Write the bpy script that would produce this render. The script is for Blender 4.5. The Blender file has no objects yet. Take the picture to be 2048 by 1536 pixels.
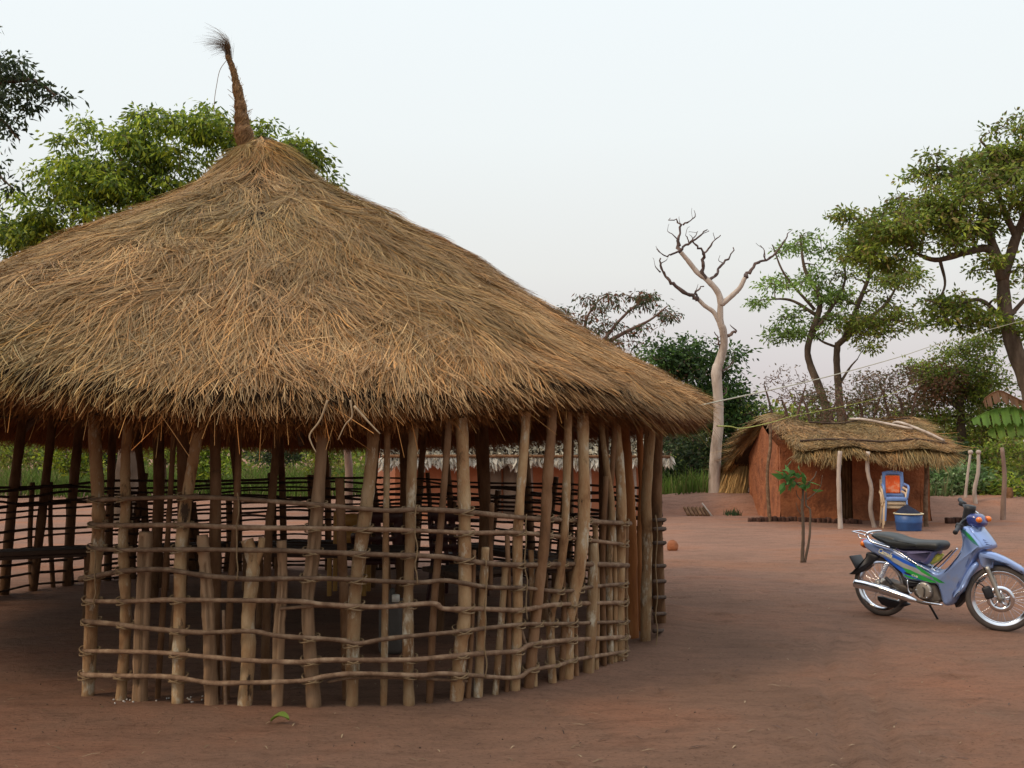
import bpy, bmesh, math, random
import numpy as np
from mathutils import Vector, Matrix, Euler

random.seed(7); RNG = np.random.default_rng(7)
scene = bpy.context.scene
COL = scene.collection
R = math.radians

# ------------------------------------------------------------------ camera, sky, sun, exposure
F_PX, CAM_H, HOR = 2100.0, 1.62, 880.0
PITCH = math.atan((HOR - 768) / F_PX)
cam = bpy.data.cameras.new('camera'); cam.sensor_width = 36; cam.lens = 36 * F_PX / 2048
cam.clip_start = .05; cam.clip_end = 3000
camo = bpy.data.objects.new('camera', cam); COL.objects.link(camo)
camo.location = (0, 0, CAM_H); camo.rotation_euler = (R(90) + PITCH, 0, 0)
scene.camera = camo
scene.view_settings.view_transform = 'Standard'; scene.view_settings.look = 'None'
scene.view_settings.exposure = 0.0; scene.view_settings.gamma = 1.0
scene.cycles.max_bounces = 6; scene.cycles.diffuse_bounces = 2; scene.cycles.transparent_max_bounces = 8

SUN_EL, SUN_AZ = R(44), R(243)       # compass azimuth, clockwise from +Y: behind the camera, to its left
w = bpy.data.worlds.new("World"); scene.world = w; w.use_nodes = True
nt = w.node_tree; nt.nodes.clear()
out = nt.nodes.new('ShaderNodeOutputWorld'); bg = nt.nodes.new('ShaderNodeBackground')
bg.inputs['Strength'].default_value = .1
sky = nt.nodes.new('ShaderNodeTexSky'); sky.sky_type = 'NISHITA'; sky.sun_disc = False
sky.sun_elevation = SUN_EL; sky.sun_rotation = SUN_AZ; sky.dust_density = 4; sky.air_density = 1.2
tc = nt.nodes.new('ShaderNodeTexCoord'); sep = nt.nodes.new('ShaderNodeSeparateXYZ')
ramp = nt.nodes.new('ShaderNodeValToRGB'); e = ramp.color_ramp.elements
e[0].position = 0.0; e[0].color = (.325, .285, .29, 1)
e[1].position = 1.0; e[1].color = (.88, .93, 1, 1)
for p, c in ((.07, (.385, .36, .362, 1)), (.16, (.45, .45, .435, 1)), (.28, (.485, .508, .505, 1)), (.40, (.495, .527, .535, 1)), (.65, (.80, .85, .90, 1))):
    k = ramp.color_ramp.elements.new(p); k.color = c
sc10 = nt.nodes.new('ShaderNodeVectorMath'); sc10.operation = 'SCALE'; sc10.inputs['Scale'].default_value = 20.0
mix = nt.nodes.new('ShaderNodeMix'); mix.data_type = 'RGBA'; mix.inputs[0].default_value = .12
L = nt.links.new
mrg = nt.nodes.new('ShaderNodeMapRange'); mrg.inputs[1].default_value = -.7; mrg.inputs[2].default_value = .35; mrg.inputs[3].default_value = 14.5; mrg.inputs[4].default_value = 20.0
L(sep.outputs['Y'], mrg.inputs[0]); L(mrg.outputs[0], sc10.inputs['Scale'])
L(tc.outputs['Generated'], sep.inputs[0]); L(sep.outputs['Z'], ramp.inputs[0]); L(ramp.outputs[0], sc10.inputs[0])
L(sc10.outputs[0], mix.inputs[6]); L(sky.outputs[0], mix.inputs[7]); L(mix.outputs[2], bg.inputs[0]); L(bg.outputs[0], out.inputs[0])

sl = bpy.data.lights.new('sun', 'SUN'); sl.energy = 1.5; sl.angle = R(12); sl.color = (1.0, .76, .50)
so = bpy.data.objects.new('sun', sl); COL.objects.link(so)
sd = Vector((math.sin(SUN_AZ) * math.cos(SUN_EL), math.cos(SUN_AZ) * math.cos(SUN_EL), math.sin(SUN_EL)))
so.rotation_euler = sd.to_track_quat('Z', 'Y').to_euler()

# ------------------------------------------------------------------ pixel <-> world
cp, sp_ = math.cos(PITCH), math.sin(PITCH)
def ray(u, v):
    xc, yc = (u - 1024) / F_PX, -(v - 768) / F_PX
    return np.array((xc, cp - yc * sp_, sp_ + yc * cp))
def P(u, v, Y):
    d = ray(u, v); return np.array((0, 0, CAM_H)) + d * (Y / d[1])
def G(u, v, z=0.0):
    d = ray(u, v); return np.array((0, 0, CAM_H)) + d * ((z - CAM_H) / d[2])

# ------------------------------------------------------------------ numeric noise
def vnoise(x, y, seed=0):
    x = np.asarray(x, float); y = np.asarray(y, float)
    xi = np.floor(x).astype(np.int64); yi = np.floor(y).astype(np.int64); fx = x - xi; fy = y - yi
    fx = fx * fx * (3 - 2 * fx); fy = fy * fy * (3 - 2 * fy)
    def h(a, b):
        n = (a * 374761393 + b * 668265263 + seed * 982451653) & 0xffffffff
        n = ((n ^ (n >> 13)) * 1274126177) & 0xffffffff
        return ((n ^ (n >> 16)) & 0xffff) / 65535.0
    return (h(xi, yi) * (1 - fx) + h(xi + 1, yi) * fx) * (1 - fy) + (h(xi, yi + 1) * (1 - fx) + h(xi + 1, yi + 1) * fx) * fy
def sstep(a, b, x):
    t = np.clip((x - a) / (b - a), 0, 1); return t * t * (3 - 2 * t)
def nrm(a):
    return a / (np.linalg.norm(a, axis=-1, keepdims=True) + 1e-9)
def crom(pts, per=6):
    pts = [np.array(p, float) for p in pts]
    if len(pts) < 3 and per > 0:
        return np.array([pts[0] + (pts[-1] - pts[0]) * t for t in np.linspace(0, 1, per + 1)])
    P_ = [2 * pts[0] - pts[1]] + pts + [2 * pts[-1] - pts[-2]]; o = []
    for i in range(1, len(P_) - 2):
        a, b, c, d = P_[i - 1:i + 3]
        for k in range(per):
            t = k / per
            o.append(.5 * (2 * b + (c - a) * t + (2 * a - 5 * b + 4 * c - d) * t * t + (3 * b - a - 3 * c + d) * t ** 3))
    o.append(pts[-1]); return np.array(o)

# ------------------------------------------------------------------ mesh builder
class MB:
    def __init__(s): s.V = []; s.F = {}; s.C = []; s.n = 0; s.hasc = False
    def add(s, V, faces, col=None):
        V = np.asarray(V, float).reshape(-1, 3)
        for f in faces:
            f = np.asarray(f, np.int64)
            if f.size: s.F.setdefault(f.shape[1], []).append(f + s.n)
        s.V.append(V); s.n += len(V)
        if col is None: c = np.ones((len(V), 4))
        else:
            s.hasc = True; col = np.asarray(col, float)
            if col.ndim == 1: col = np.tile(col, (len(V), 1))
            c = np.ones((len(V), 4)); c[:, :3] = col[:, :3]
        s.C.append(c)
    def tube(s, pts, rad, seg=8, wob=0.0, col=None, cap=True, flat=1.0):
        pts = np.asarray(pts, float); n = len(pts)
        rad = np.broadcast_to(np.asarray(rad, float), (n,)) if np.ndim(rad) == 0 else np.interp(np.linspace(0, 1, n), np.linspace(0, 1, len(rad)), rad)
        t = np.gradient(pts, axis=0); t = nrm(t)
        ref = np.array((0, 1.0, 0)) if abs(t[:, 1]).mean() < .8 else np.array((1.0, 0, 0))
        a = nrm(np.cross(t, ref)); b = np.cross(t, a)
        ang = np.linspace(0, 2 * np.pi, seg, endpoint=False)
        rr = rad[:, None] * np.ones(seg)[None]
        if wob: rr = rr * (1 + wob * (RNG.random(n)[:, None] - .5) + wob * .7 * (RNG.random((n, seg)) - .5) + wob * .8 * (RNG.random(seg)[None] - .5))
        V = pts[:, None] + rr[..., None] * (np.cos(ang)[None, :, None] * a[:, None] + flat * np.sin(ang)[None, :, None] * b[:, None])
        i = np.arange(n - 1)[:, None] * seg; j = np.arange(seg)[None]; j2 = (j + 1) % seg
        q = np.stack([i + j, i + j2, i + seg + j2, i + seg + j], -1).reshape(-1, 4)
        fs = [q]
        if cap: fs += [np.arange(seg)[::-1][None], (np.arange(seg) + (n - 1) * seg)[None]]
        s.add(V.reshape(-1, 3), fs, col)
    def box(s, c, size, rot=None, col=None):
        v = np.array([(x, y, z) for x in (-.5, .5) for y in (-.5, .5) for z in (-.5, .5)]) * np.array(size)
        if rot is not None: v = v @ np.array(rot.to_matrix() if hasattr(rot, 'to_matrix') else rot).T
        s.add(v + np.array(c), [[[0, 1, 3, 2], [4, 6, 7, 5], [0, 4, 5, 1], [2, 3, 7, 6], [0, 2, 6, 4], [1, 5, 7, 3]]], col)
    def lathe(s, prof, c, axis=(0, 0, 1), seg=24, col=None):
        ax = nrm(np.array(axis, float)); ref = np.array((0, 1.0, 0)) if abs(ax[1]) < .8 else np.array((1.0, 0, 0))
        a = nrm(np.cross(ax, ref)); b = np.cross(ax, a); ang = np.linspace(0, 2 * np.pi, seg, endpoint=False)
        prof = np.array(prof, float); n = len(prof)
        V = np.array(c)[None, None] + prof[:, 0][:, None, None] * (np.cos(ang)[None, :, None] * a + np.sin(ang)[None, :, None] * b) + prof[:, 1][:, None, None] * ax
        i = np.arange(n - 1)[:, None] * seg; j = np.arange(seg)[None]; j2 = (j + 1) % seg
        q = np.stack([i + j, i + j2, i + seg + j2, i + seg + j], -1).reshape(-1, 4)
        closed = np.allclose(prof[0], prof[-1])
        s.add(V.reshape(-1, 3), [q] if closed else [q, np.arange(seg)[::-1][None], (np.arange(seg) + (n - 1) * seg)[None]], col)
    def ribbons(s, pts, width, side, cols, taper=None):
        n, K, _ = pts.shape
        tp = np.ones(K) if taper is None else np.asarray(taper)
        off = side[:, None] * (width[:, None] * tp[None] * .5)[..., None]
        V = np.stack([pts - off, pts + off], 2).reshape(-1, 3)
        i = np.arange(n)[:, None] * (2 * K) + np.arange(K - 1)[None] * 2
        q = np.stack([i, i + 1, i + 3, i + 2], -1).reshape(-1, 4)
        s.add(V, [q], np.repeat(cols, 2 * K, axis=0))
    def leaves(s, c, d, L_, W_, cols):
        n = len(c); side = nrm(np.cross(d, RNG.normal(size=(n, 3)))); up = np.cross(side, d)
        m = c + d * (L_ * .45)[:, None]
        V = np.stack([c, m + side * (W_ * .5)[:, None] + up * (W_ * .18)[:, None], c + d * L_[:, None], m - side * (W_ * .5)[:, None] + up * (W_ * .18)[:, None]], 1).reshape(-1, 3)
        q = (np.arange(n)[:, None] * 4 + np.arange(4)[None])
        f = np.concatenate([q[:, [0, 1, 2]], q[:, [0, 2, 3]]])
        s.add(V, [f], np.repeat(cols, 4, axis=0))
    def build(s, name, mat, parent=None, smooth=True, loc=None):
        V = np.concatenate(s.V); o3 = np.zeros(3)
        if parent is not None:
            q = parent
            while q is not None: o3 = o3 + np.array(q.location); q = q.parent
        elif loc is not None: o3 = np.array(loc, float)
        me = bpy.data.meshes.new(name); V = V - o3
        me.vertices.add(len(V)); me.vertices.foreach_set('co', V.astype(np.float32).ravel())
        lo = []; st = []; k0 = 0
        for k, fl in s.F.items():
            f = np.concatenate(fl); lo.append(f.ravel()); st.append(k0 + np.arange(len(f)) * k); k0 += f.size
        lo = np.concatenate(lo).astype(np.int32); st = np.concatenate(st).astype(np.int32)
        me.loops.add(len(lo)); me.loops.foreach_set('vertex_index', lo)
        me.polygons.add(len(st)); me.polygons.foreach_set('loop_start', st)
        me.update(calc_edges=True); me.validate()
        if s.hasc:
            a = me.color_attributes.new('Col', 'FLOAT_COLOR', 'POINT'); a.data.foreach_set('color', np.concatenate(s.C).astype(np.float32).ravel())
        if smooth: me.polygons.foreach_set('use_smooth', np.ones(len(me.polygons), bool))
        me.materials.append(mat)
        o = bpy.data.objects.new(name, me); COL.objects.link(o)
        if parent is not None: o.parent = parent
        elif loc is not None: o.location = loc
        return o

def tag(o, label=None, cat=None, group=None, kind=None):
    for k, v in (('label', label), ('category', cat), ('group', group), ('kind', kind)):
        if v: o[k] = v
    return o
def thing(name, label, cat, loc, group=None):
    o = bpy.data.objects.new(name, None); COL.objects.link(o); o.location = [float(x) for x in loc]
    o.empty_display_size = .1
    return tag(o, label, cat, group)
def bevel(o, wd=.01, seg=2, ang=40):
    m = o.modifiers.new('bevel', 'BEVEL'); m.width = wd; m.segments = seg; m.limit_method = 'ANGLE'; m.angle_limit = R(ang); return o

# ------------------------------------------------------------------ materials
def mat_base(name):
    m = bpy.data.materials.new(name); m.use_nodes = True; return m, m.node_tree, m.node_tree.nodes['Principled BSDF']
def pmat(name, cols, scale=4.0, rough=.85, bump=.3, bscale=30.0, stretch=(1, 1, 1), attr=False, rnd=0.0, metal=0.0, spec=.3, detail=6, coat=0, bdist=.01, transl=0.0):
    m, t, b = mat_base(name); N = t.nodes.new; K = t.links.new
    b.inputs['Roughness'].default_value = rough; b.inputs['Metallic'].default_value = metal
    b.inputs['Specular IOR Level'].default_value = spec; b.inputs['Coat Weight'].default_value = coat
    co = N('ShaderNodeTexCoord'); mp = N('ShaderNodeMapping'); mp.inputs['Scale'].default_value = stretch
    K(co.outputs['Object'], mp.inputs[0]); vec = mp.outputs[0]
    oi = N('ShaderNodeObjectInfo')
    if rnd:
        ad = N('ShaderNodeVectorMath'); ad.operation = 'ADD'; cb = N('ShaderNodeVectorMath'); cb.operation = 'SCALE'; cb.inputs['Scale'].default_value = 37.0
        cx = N('ShaderNodeCombineXYZ'); K(oi.outputs['Random'], cx.inputs[0]); K(oi.outputs['Random'], cx.inputs[1]); K(cx.outputs[0], cb.inputs[0])
        K(vec, ad.inputs[0]); K(cb.outputs[0], ad.inputs[1]); vec = ad.outputs[0]
    no = N('ShaderNodeTexNoise'); no.inputs['Scale'].default_value = scale; no.inputs['Detail'].default_value = detail; no.inputs['Roughness'].default_value = .62
    K(vec, no.inputs['Vector'])
    rp = N('ShaderNodeValToRGB'); el = rp.color_ramp.elements; n = len(cols)
    while len(el) < n: el.new(.5)
    for i, c in enumerate(cols):
        el[i].position = .28 + .44 * i / max(1, n - 1); el[i].color = (*c, 1)
    K(no.outputs['Fac'], rp.inputs[0]); colr = rp.outputs[0]
    if attr:
        at = N('ShaderNodeAttribute'); at.attribute_name = 'Col'
        mx = N('ShaderNodeMix'); mx.data_type = 'RGBA'; mx.blend_type = 'MULTIPLY'; mx.inputs[0].default_value = 1
        K(colr, mx.inputs[6]); K(at.outputs['Color'], mx.inputs[7]); colr = mx.outputs[2]
    if rnd:
        hs = N('ShaderNodeHueSaturation'); mr = N('ShaderNodeMapRange'); mr.inputs[3].default_value = 1 - rnd; mr.inputs[4].default_value = 1 + rnd
        K(oi.outputs['Random'], mr.inputs[0]); K(mr.outputs[0], hs.inputs['Value']); K(colr, hs.inputs['Color']); colr = hs.outputs[0]
    K(colr, b.inputs['Base Color'])
    if bump:
        n2 = N('ShaderNodeTexNoise'); n2.inputs['Scale'].default_value = bscale; n2.inputs['Detail'].default_value = 5; K(vec, n2.inputs['Vector'])
        bp = N('ShaderNodeBump'); bp.inputs['Strength'].default_value = bump; bp.inputs['Distance'].default_value = bdist
        K(n2.outputs['Fac'], bp.inputs['Height']); K(bp.outputs[0], b.inputs['Normal'])
    if transl:
        tr = N('ShaderNodeBsdfTranslucent'); ms = N('ShaderNodeMixShader'); ms.inputs[0].default_value = transl
        K(colr, tr.inputs['Color']); K(b.outputs[0], ms.inputs[1]); K(tr.outputs[0], ms.inputs[2]); K(ms.outputs[0], t.nodes['Material Output'].inputs['Surface'])
    return m

M = {}
M['bark'] = pmat('lichen_bark', [(.075, .045, .025), (.16, .11, .065), (.22, .17, .11), (.27, .235, .165), (.30, .26, .19), (.52, .49, .41)], 13, .9, .6, 60, (1, 1, .35), rnd=.18)
def bark_mat(name, base, lichen, dark):
    m = pmat(name, base, 8, .92, 0, 40, (1, 1, .45), rnd=.22); t = m.node_tree; N = t.nodes.new; K = t.links.new; b = t.nodes['Principled BSDF']
    src = b.inputs['Base Color'].links[0].from_socket; vec = [n for n in t.nodes if n.type == 'TEX_NOISE'][0].inputs['Vector'].links[0].from_socket
    for col_, sc_, lo, hi, st in ((lichen, 12.0, .55, .66, .9), (dark, 9.0, .60, .68, .7)):
        mp = N('ShaderNodeMapping'); mp.inputs['Scale'].default_value = (1, 1, st); mp.inputs['Location'].default_value = (sc_, 3, 1); K(vec, mp.inputs[0])
        n = N('ShaderNodeTexNoise'); n.inputs['Scale'].default_value = sc_; n.inputs['Detail'].default_value = 7; n.inputs['Roughness'].default_value = .7; K(mp.outputs[0], n.inputs['Vector'])
        r_ = N('ShaderNodeMapRange'); r_.inputs[1].default_value = lo; r_.inputs[2].default_value = hi; K(n.outputs['Fac'], r_.inputs[0])
        mx = N('ShaderNodeMix'); mx.data_type = 'RGBA'; K(r_.outputs[0], mx.inputs[0]); K(src, mx.inputs[6]); mx.inputs[7].default_value = (*col_, 1); src = mx.outputs[2]
    K(src, b.inputs['Base Color'])
    n2 = N('ShaderNodeTexNoise'); n2.inputs['Scale'].default_value = 38; n2.inputs['Detail'].default_value = 8; n2.inputs['Roughness'].default_value = .7; mp = N('ShaderNodeMapping'); mp.inputs['Scale'].default_value = (1, 1, .35); K(vec, mp.inputs[0]); K(mp.outputs[0], n2.inputs['Vector'])
    bp = N('ShaderNodeBump'); bp.inputs['Strength'].default_value = 1.0; bp.inputs['Distance'].default_value = .016; K(n2.outputs['Fac'], bp.inputs['Height']); K(bp.outputs[0], b.inputs['Normal']); return m
M['bark'] = bark_mat('lichen_bark', [(.15, .068, .027), (.32, .175, .08), (.38, .245, .125), (.46, .32, .185)], (.56, .49, .36), (.055, .032, .018))
M['split'] = pmat('split_wood', [(.11, .06, .03), (.29, .175, .095), (.37, .25, .15)], 9, .85, .7, 50, (1, 1, .12), rnd=.12)
M['glowwood'] = pmat('orange_glow_wood', [(.15, .05, .016), (.30, .11, .032), (.38, .17, .06)], 7, .85, .6, 40, (1, 1, .2))  # warm light on the doorway posts, painted in as an orange wood colour
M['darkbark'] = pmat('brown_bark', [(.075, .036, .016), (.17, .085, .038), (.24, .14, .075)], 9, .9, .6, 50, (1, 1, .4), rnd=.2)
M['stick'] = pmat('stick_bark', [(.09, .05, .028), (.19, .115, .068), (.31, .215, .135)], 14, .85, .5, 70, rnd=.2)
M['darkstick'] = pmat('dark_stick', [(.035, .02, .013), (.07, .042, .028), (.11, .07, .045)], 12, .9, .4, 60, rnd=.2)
M['bast'] = pmat('bast_binding', [(.16, .10, .05), (.28, .19, .10)], 30, .9, .3, 90)
M['straw'] = pmat('straw', [(.75, .72, .70), (1, 1, 1)], 30, .75, 0, attr=True, spec=.25)
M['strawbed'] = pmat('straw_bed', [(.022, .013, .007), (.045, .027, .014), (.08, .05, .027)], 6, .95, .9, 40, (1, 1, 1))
M['leaf'] = pmat('leaf', [(1.0, 1.0, .95), (1.35, 1.35, 1.25)], 1.5, .55, 0, attr=True, spec=.3, transl=.42)
M['grass'] = pmat('grass_blade', [(.85, .85, .85), (1, 1, 1)], 3, .8, 0, attr=True, spec=.1, transl=.25)
M['mud'] = pmat('mud_wall', [(.17, .062, .030), (.32, .115, .050), (.44, .165, .068)], 3.5, .95, .9, 16, rnd=.05, bdist=.03)
M['mud2'] = pmat('smooth_mud_wall', [(.40, .145, .07), (.52, .215, .115)], 2.0, .95, .4, 14, bdist=.02)
M['stone'] = pmat('dark_stone', [(.03, .018, .014), (.07, .035, .025), (.13, .06, .04)], 9, .95, .6, 30, rnd=.2)
M['deadwood'] = pmat('dead_wood', [(.20, .145, .11), (.46, .375, .31), (.62, .54, .47)], 4.0, .85, .9, 26, (1, 1, .3))
M['greydead'] = pmat('burnt_branch', [(.05, .035, .032), (.11, .075, .065), (.24, .17, .14)], 5, .85, .5, 30)
M['treebark'] = pmat('tree_bark', [(.055, .038, .026), (.12, .085, .06), (.20, .15, .11)], 3.5, .95, .7, 18, (1, 1, .4), bdist=.03)
M['palebark'] = pmat('pale_tree_bark', [(.16, .10, .075), (.26, .18, .14), (.34, .26, .21)], 3.0, .95, .5, 16, (1, 1, .4))
M['reddead'] = pmat('twig', [(.13, .075, .055), (.24, .15, .12)], 3, .9, 0)
def plain(name, c, rough=.5, metal=0, coat=0, spec=.5, var=.12, scale=8, bump=0.0):
    return pmat(name, [tuple(x * (1 - var) for x in c), tuple(min(1, x * (1 + var)) for x in c)], scale, rough, bump, 60, metal=metal, coat=coat, spec=spec)
M['ppaint'] = pmat('periwinkle_paint', [(.24, .345, .64), (.26, .37, .66), (.33, .36, .48)], 5, .3, 0, metal=.35, coat=.5, spec=.5)
M['dpaint'] = plain('deep_blue_paint', (.035, .05, .20), .25, .1, .6)
M['violet'] = plain('violet_grey_plastic', (.14, .13, .26), .4, .1, .3)
M['decalb'] = plain('blue_decal', (.025, .12, .58), .3, 0, .3)
M['decalg'] = plain('green_decal', (.03, .33, .06), .3, 0, .3)
M['decals'] = plain('silver_decal', (.42, .42, .40), .35, .2, .3)
M['decalt'] = plain('teal_decal', (.07, .25, .27), .3, 0, .3)
M['script'] = plain('cream_lettering', (.85, .82, .55), .4)
M['white'] = plain('white_plastic', (.74, .70, .60), .5)
M['seat'] = plain('black_seat_vinyl', (.022, .026, .026), .48, bump=.15)
M['black'] = plain('black_plastic', (.014, .014, .017), .5)
M['rubber'] = plain('dusty_tyre_rubber', (.075, .062, .055), .9, var=.35, bump=.3)
M['chrome'] = plain('chrome', (.75, .77, .82), .14, 1.0)
M['alloy'] = plain('cast_alloy', (.42, .39, .34), .42, .7)
M['alloyd'] = plain('grimy_alloy', (.12, .10, .085), .6, .5, var=.4)
M['orange'] = plain('amber_lens', (.85, .20, .015), .2, 0, .5)
M['redtail'] = plain('red_lens', (.5, .02, .015), .2, 0, .5)
M['bluepl'] = plain('blue_chair_plastic', (.15, .25, .50), .45)
M['creampl'] = plain('cream_chair_plastic', (.66, .50, .33), .5)
M['cloth'] = pmat('orange_print_cloth', [(.70, .06, .015), (.78, .13, .03), (.80, .42, .25)], 7, .9, .3, 25)
M['tub'] = plain('blue_tub_plastic', (.03, .095, .27), .45, var=.2)
M['rim'] = plain('cream_tub_rim', (.66, .58, .38), .5)
M['navy'] = plain('navy_cloth', (.010, .013, .03), .95, bump=.4, var=.4)
M['paleleaf'] = pmat('dry_pale_leaf', [(.55, .50, .40), (.85, .82, .72)], 8, .8, 0, attr=True, transl=.2)
M['wire'] = plain('pale_cable', (.42, .39, .28), .6)
M['rope'] = plain('yellow_green_rope', (.38, .40, .06), .7)
M['yellow'] = plain('yellow_painted_wood', (.55, .30, .08), .6)
M['plank'] = pmat('dark_plank', [(.05, .03, .02), (.10, .06, .04)], 5, .85, .4, 30, (.2, 1, 1))
M['greycloth'] = plain('grey_plastic_can', (.10, .085, .07), .7, bump=.2)
M['redchair'] = plain('maroon_chair_plastic', (.06, .015, .012), .5)
M['bottle'] = plain('yellow_bottle', (.55, .52, .08), .35)
M['door'] = pmat('bleached_door_wood', [(.20, .14, .10), (.33, .25, .18)], 4, .9, .4, 20, (1, 1, .1))

# ground
def soil_mat():
    m, t, b = mat_base('red_soil'); N = t.nodes.new; K = t.links.new
    b.inputs['Roughness'].default_value = .95; b.inputs['Specular IOR Level'].default_value = .12
    co = N('ShaderNodeTexCoord')
    def noise(sc, det=6, st=(1, 1, 1), rough=.6):
        mp = N('ShaderNodeMapping'); mp.inputs['Scale'].default_value = st; K(co.outputs['Object'], mp.inputs[0])
        n = N('ShaderNodeTexNoise'); n.inputs['Scale'].default_value = sc; n.inputs['Detail'].default_value = det; n.inputs['Roughness'].default_value = rough
        K(mp.outputs[0], n.inputs['Vector']); return n.outputs['Fac']
    def rampn(f, stops):
        r_ = N('ShaderNodeValToRGB'); el = r_.color_ramp.elements
        while len(el) < len(stops): el.new(.5)
        for i, (p, c) in enumerate(stops): el[i].position = p; el[i].color = (*c, 1)
        K(f, r_.inputs[0]); return r_.outputs[0]
    a = rampn(noise(.45, 5), [(.33, (.185, .108, .072)), (.50, (.235, .133, .088)), (.68, (.30, .142, .085))])
    f = rampn(noise(5, 12, (.5, 1.5, 1), .78), [(.30, (.62, .60, .58)), (.5, (1, 1, 1)), (.70, (1.2, 1.16, 1.12))])
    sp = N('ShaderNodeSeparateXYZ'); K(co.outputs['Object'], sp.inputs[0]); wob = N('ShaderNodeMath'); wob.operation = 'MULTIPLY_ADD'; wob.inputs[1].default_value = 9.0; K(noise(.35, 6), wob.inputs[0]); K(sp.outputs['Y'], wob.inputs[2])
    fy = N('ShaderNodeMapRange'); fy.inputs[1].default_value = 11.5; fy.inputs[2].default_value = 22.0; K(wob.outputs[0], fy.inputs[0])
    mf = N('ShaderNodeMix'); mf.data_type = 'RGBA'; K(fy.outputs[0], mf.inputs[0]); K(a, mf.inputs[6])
    far = rampn(noise(.7, 6, (.6, 1.2, 1)), [(.34, (.27, .16, .115)), (.5, (.33, .185, .13)), (.66, (.36, .165, .095))]); K(far, mf.inputs[7]); a = mf.outputs[2]  # far soil: brighter light painted in as lighter colour, plus redder hut clay
    mx = N('ShaderNodeMix'); mx.data_type = 'RGBA'; mx.blend_type = 'MULTIPLY'; mx.inputs[0].default_value = .85; K(a, mx.inputs[6]); K(f, mx.inputs[7])
    g = rampn(noise(46, 6, (.8, 1.2, 1), .75), [(.34, (.5, .48, .46)), (.46, (1, 1, 1)), (.60, (1, 1, 1)), (.70, (1.4, 1.34, 1.28))])
    m2 = N('ShaderNodeMix'); m2.data_type = 'RGBA'; m2.blend_type = 'MULTIPLY'; m2.inputs[0].default_value = .6; K(mx.outputs[2], m2.inputs[6]); K(g, m2.inputs[7]); m2.inputs[0].default_value = .95
    K(m2.outputs[2], b.inputs['Base Color'])
    h1 = noise(8, 12, (.6, 1.4, 1), .75); h2 = noise(120, 3)
    ad = N('ShaderNodeMath'); ad.operation = 'MULTIPLY_ADD'; ad.inputs[1].default_value = .25; K(h2, ad.inputs[0]); K(h1, ad.inputs[2])
    bp = N('ShaderNodeBump'); bp.inputs['Strength'].default_value = 1.0; bp.inputs['Distance'].default_value = .05; K(ad.outputs[0], bp.inputs['Height']); K(bp.outputs[0], b.inputs['Normal'])
    return m
M['soil'] = soil_mat()

# ------------------------------------------------------------------ terrain
BIKE_O = np.array((3.895, 9.6))
def TZ(x, y):
    x = np.asarray(x, float); y = np.asarray(y, float)
    z = .035 * (vnoise(x * .5, y * .5, 1) - .5) + .022 * (vnoise(x * 1.7, y * 1.7, 2) - .5) + .012 * (vnoise(x * 5, y * 5, 3) - .5)
    z = z - .055 * np.exp(-((x - BIKE_O[0]) ** 2 + (y - BIKE_O[1]) ** 2) / 3.0)
    yb = 22.9 + 4.2 * sstep(3.0, -4.0, x) + .5 * (vnoise(x * .8, x * 0 + 3, 5) - .5)
    hb = (.33 + .18 * (vnoise(x * .9, y * .4, 6) - .5)) * (.25 + .75 * sstep(-3, 2.5, x))
    d = y - yb
    z = z + hb * sstep(0, .9, d) - .08 * sstep(1.4, 3.5, d) * sstep(-3, 2, x)
    # trodden rise of soil round the pavilion's posts
    rr = np.hypot(x + 2.1, y - 9.7)
    z = z + .035 * np.exp(-((rr - 3.5) / .28) ** 2)
    return z
def grid(lo, a, b, hi, st):
    mid = np.arange(a, b + st, st); l = []; r_ = []; d = st
    p = a
    while p > lo: d *= 1.22; p -= d; l.append(p)
    p = b + st; d = st
    while p < hi: d *= 1.22; p += d; r_.append(p)
    return np.concatenate([l[::-1], mid, r_])
gx, gy = grid(-500, -5, 6.5, 500, .045), np.concatenate([np.arange(4.2, 12, .045), grid(-60, 12, 26, 900, .09)])
gy = np.unique(np.round(np.concatenate([np.linspace(-60, -2, 10), np.linspace(-1, 4.1, 16), gy[gy >= 4.2]]), 4))
X_, Y_ = np.meshgrid(gx, gy); nx, ny = len(gx), len(gy)
Zg = TZ(X_, Y_)
for k in range(420):
    px_, py_ = RNG.uniform(-4.5, 6.3), 4.6 + 9 * RNG.uniform() ** 1.3
    if math.hypot(px_ + 2.1, py_ - 9.7) < 3.9: continue
    a_ = RNG.uniform(-.9, .9) + (0 if k % 2 else 1.2); ca, sa = math.cos(a_), math.sin(a_); i0, i1 = np.searchsorted(gx, (px_ - .4, px_ + .4)); j0, j1 = np.searchsorted(gy, (py_ - .4, py_ + .4))
    dx, dy = X_[j0:j1, i0:i1] - px_, Y_[j0:j1, i0:i1] - py_; u_, v_ = (dx * ca + dy * sa) / .13, (-dx * sa + dy * ca) / .055; q = u_ * u_ + v_ * v_
    Zg[j0:j1, i0:i1] += RNG.uniform(.8, 1.9) * (-.011 * np.exp(-q * .9) + .006 * np.exp(-((np.sqrt(q) - 1.5) / .45) ** 2))
for x0, am, ph in ((2.2, .35, 0.0), (2.55, .3, .3), (4.4, .5, 1.5)):
    xt = x0 + am * np.sin(Y_ * .5 + ph) + (Y_ - 7) * .42; dd = (X_ - xt) * .9; on = sstep(4.5, 5.5, Y_) * (1 - sstep(8.6, 9.4, Y_))
    Zg += on * (-.012 * np.exp(-(dd / .035) ** 2) + .007 * np.exp(-((np.abs(dd) - .085) / .03) ** 2)) * (.9 + 1.2 * vnoise(Y_ * 3, Y_ * 0, 9))
mb = MB(); i = (np.arange(ny - 1)[:, None] * nx + np.arange(nx - 1)[None])
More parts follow.
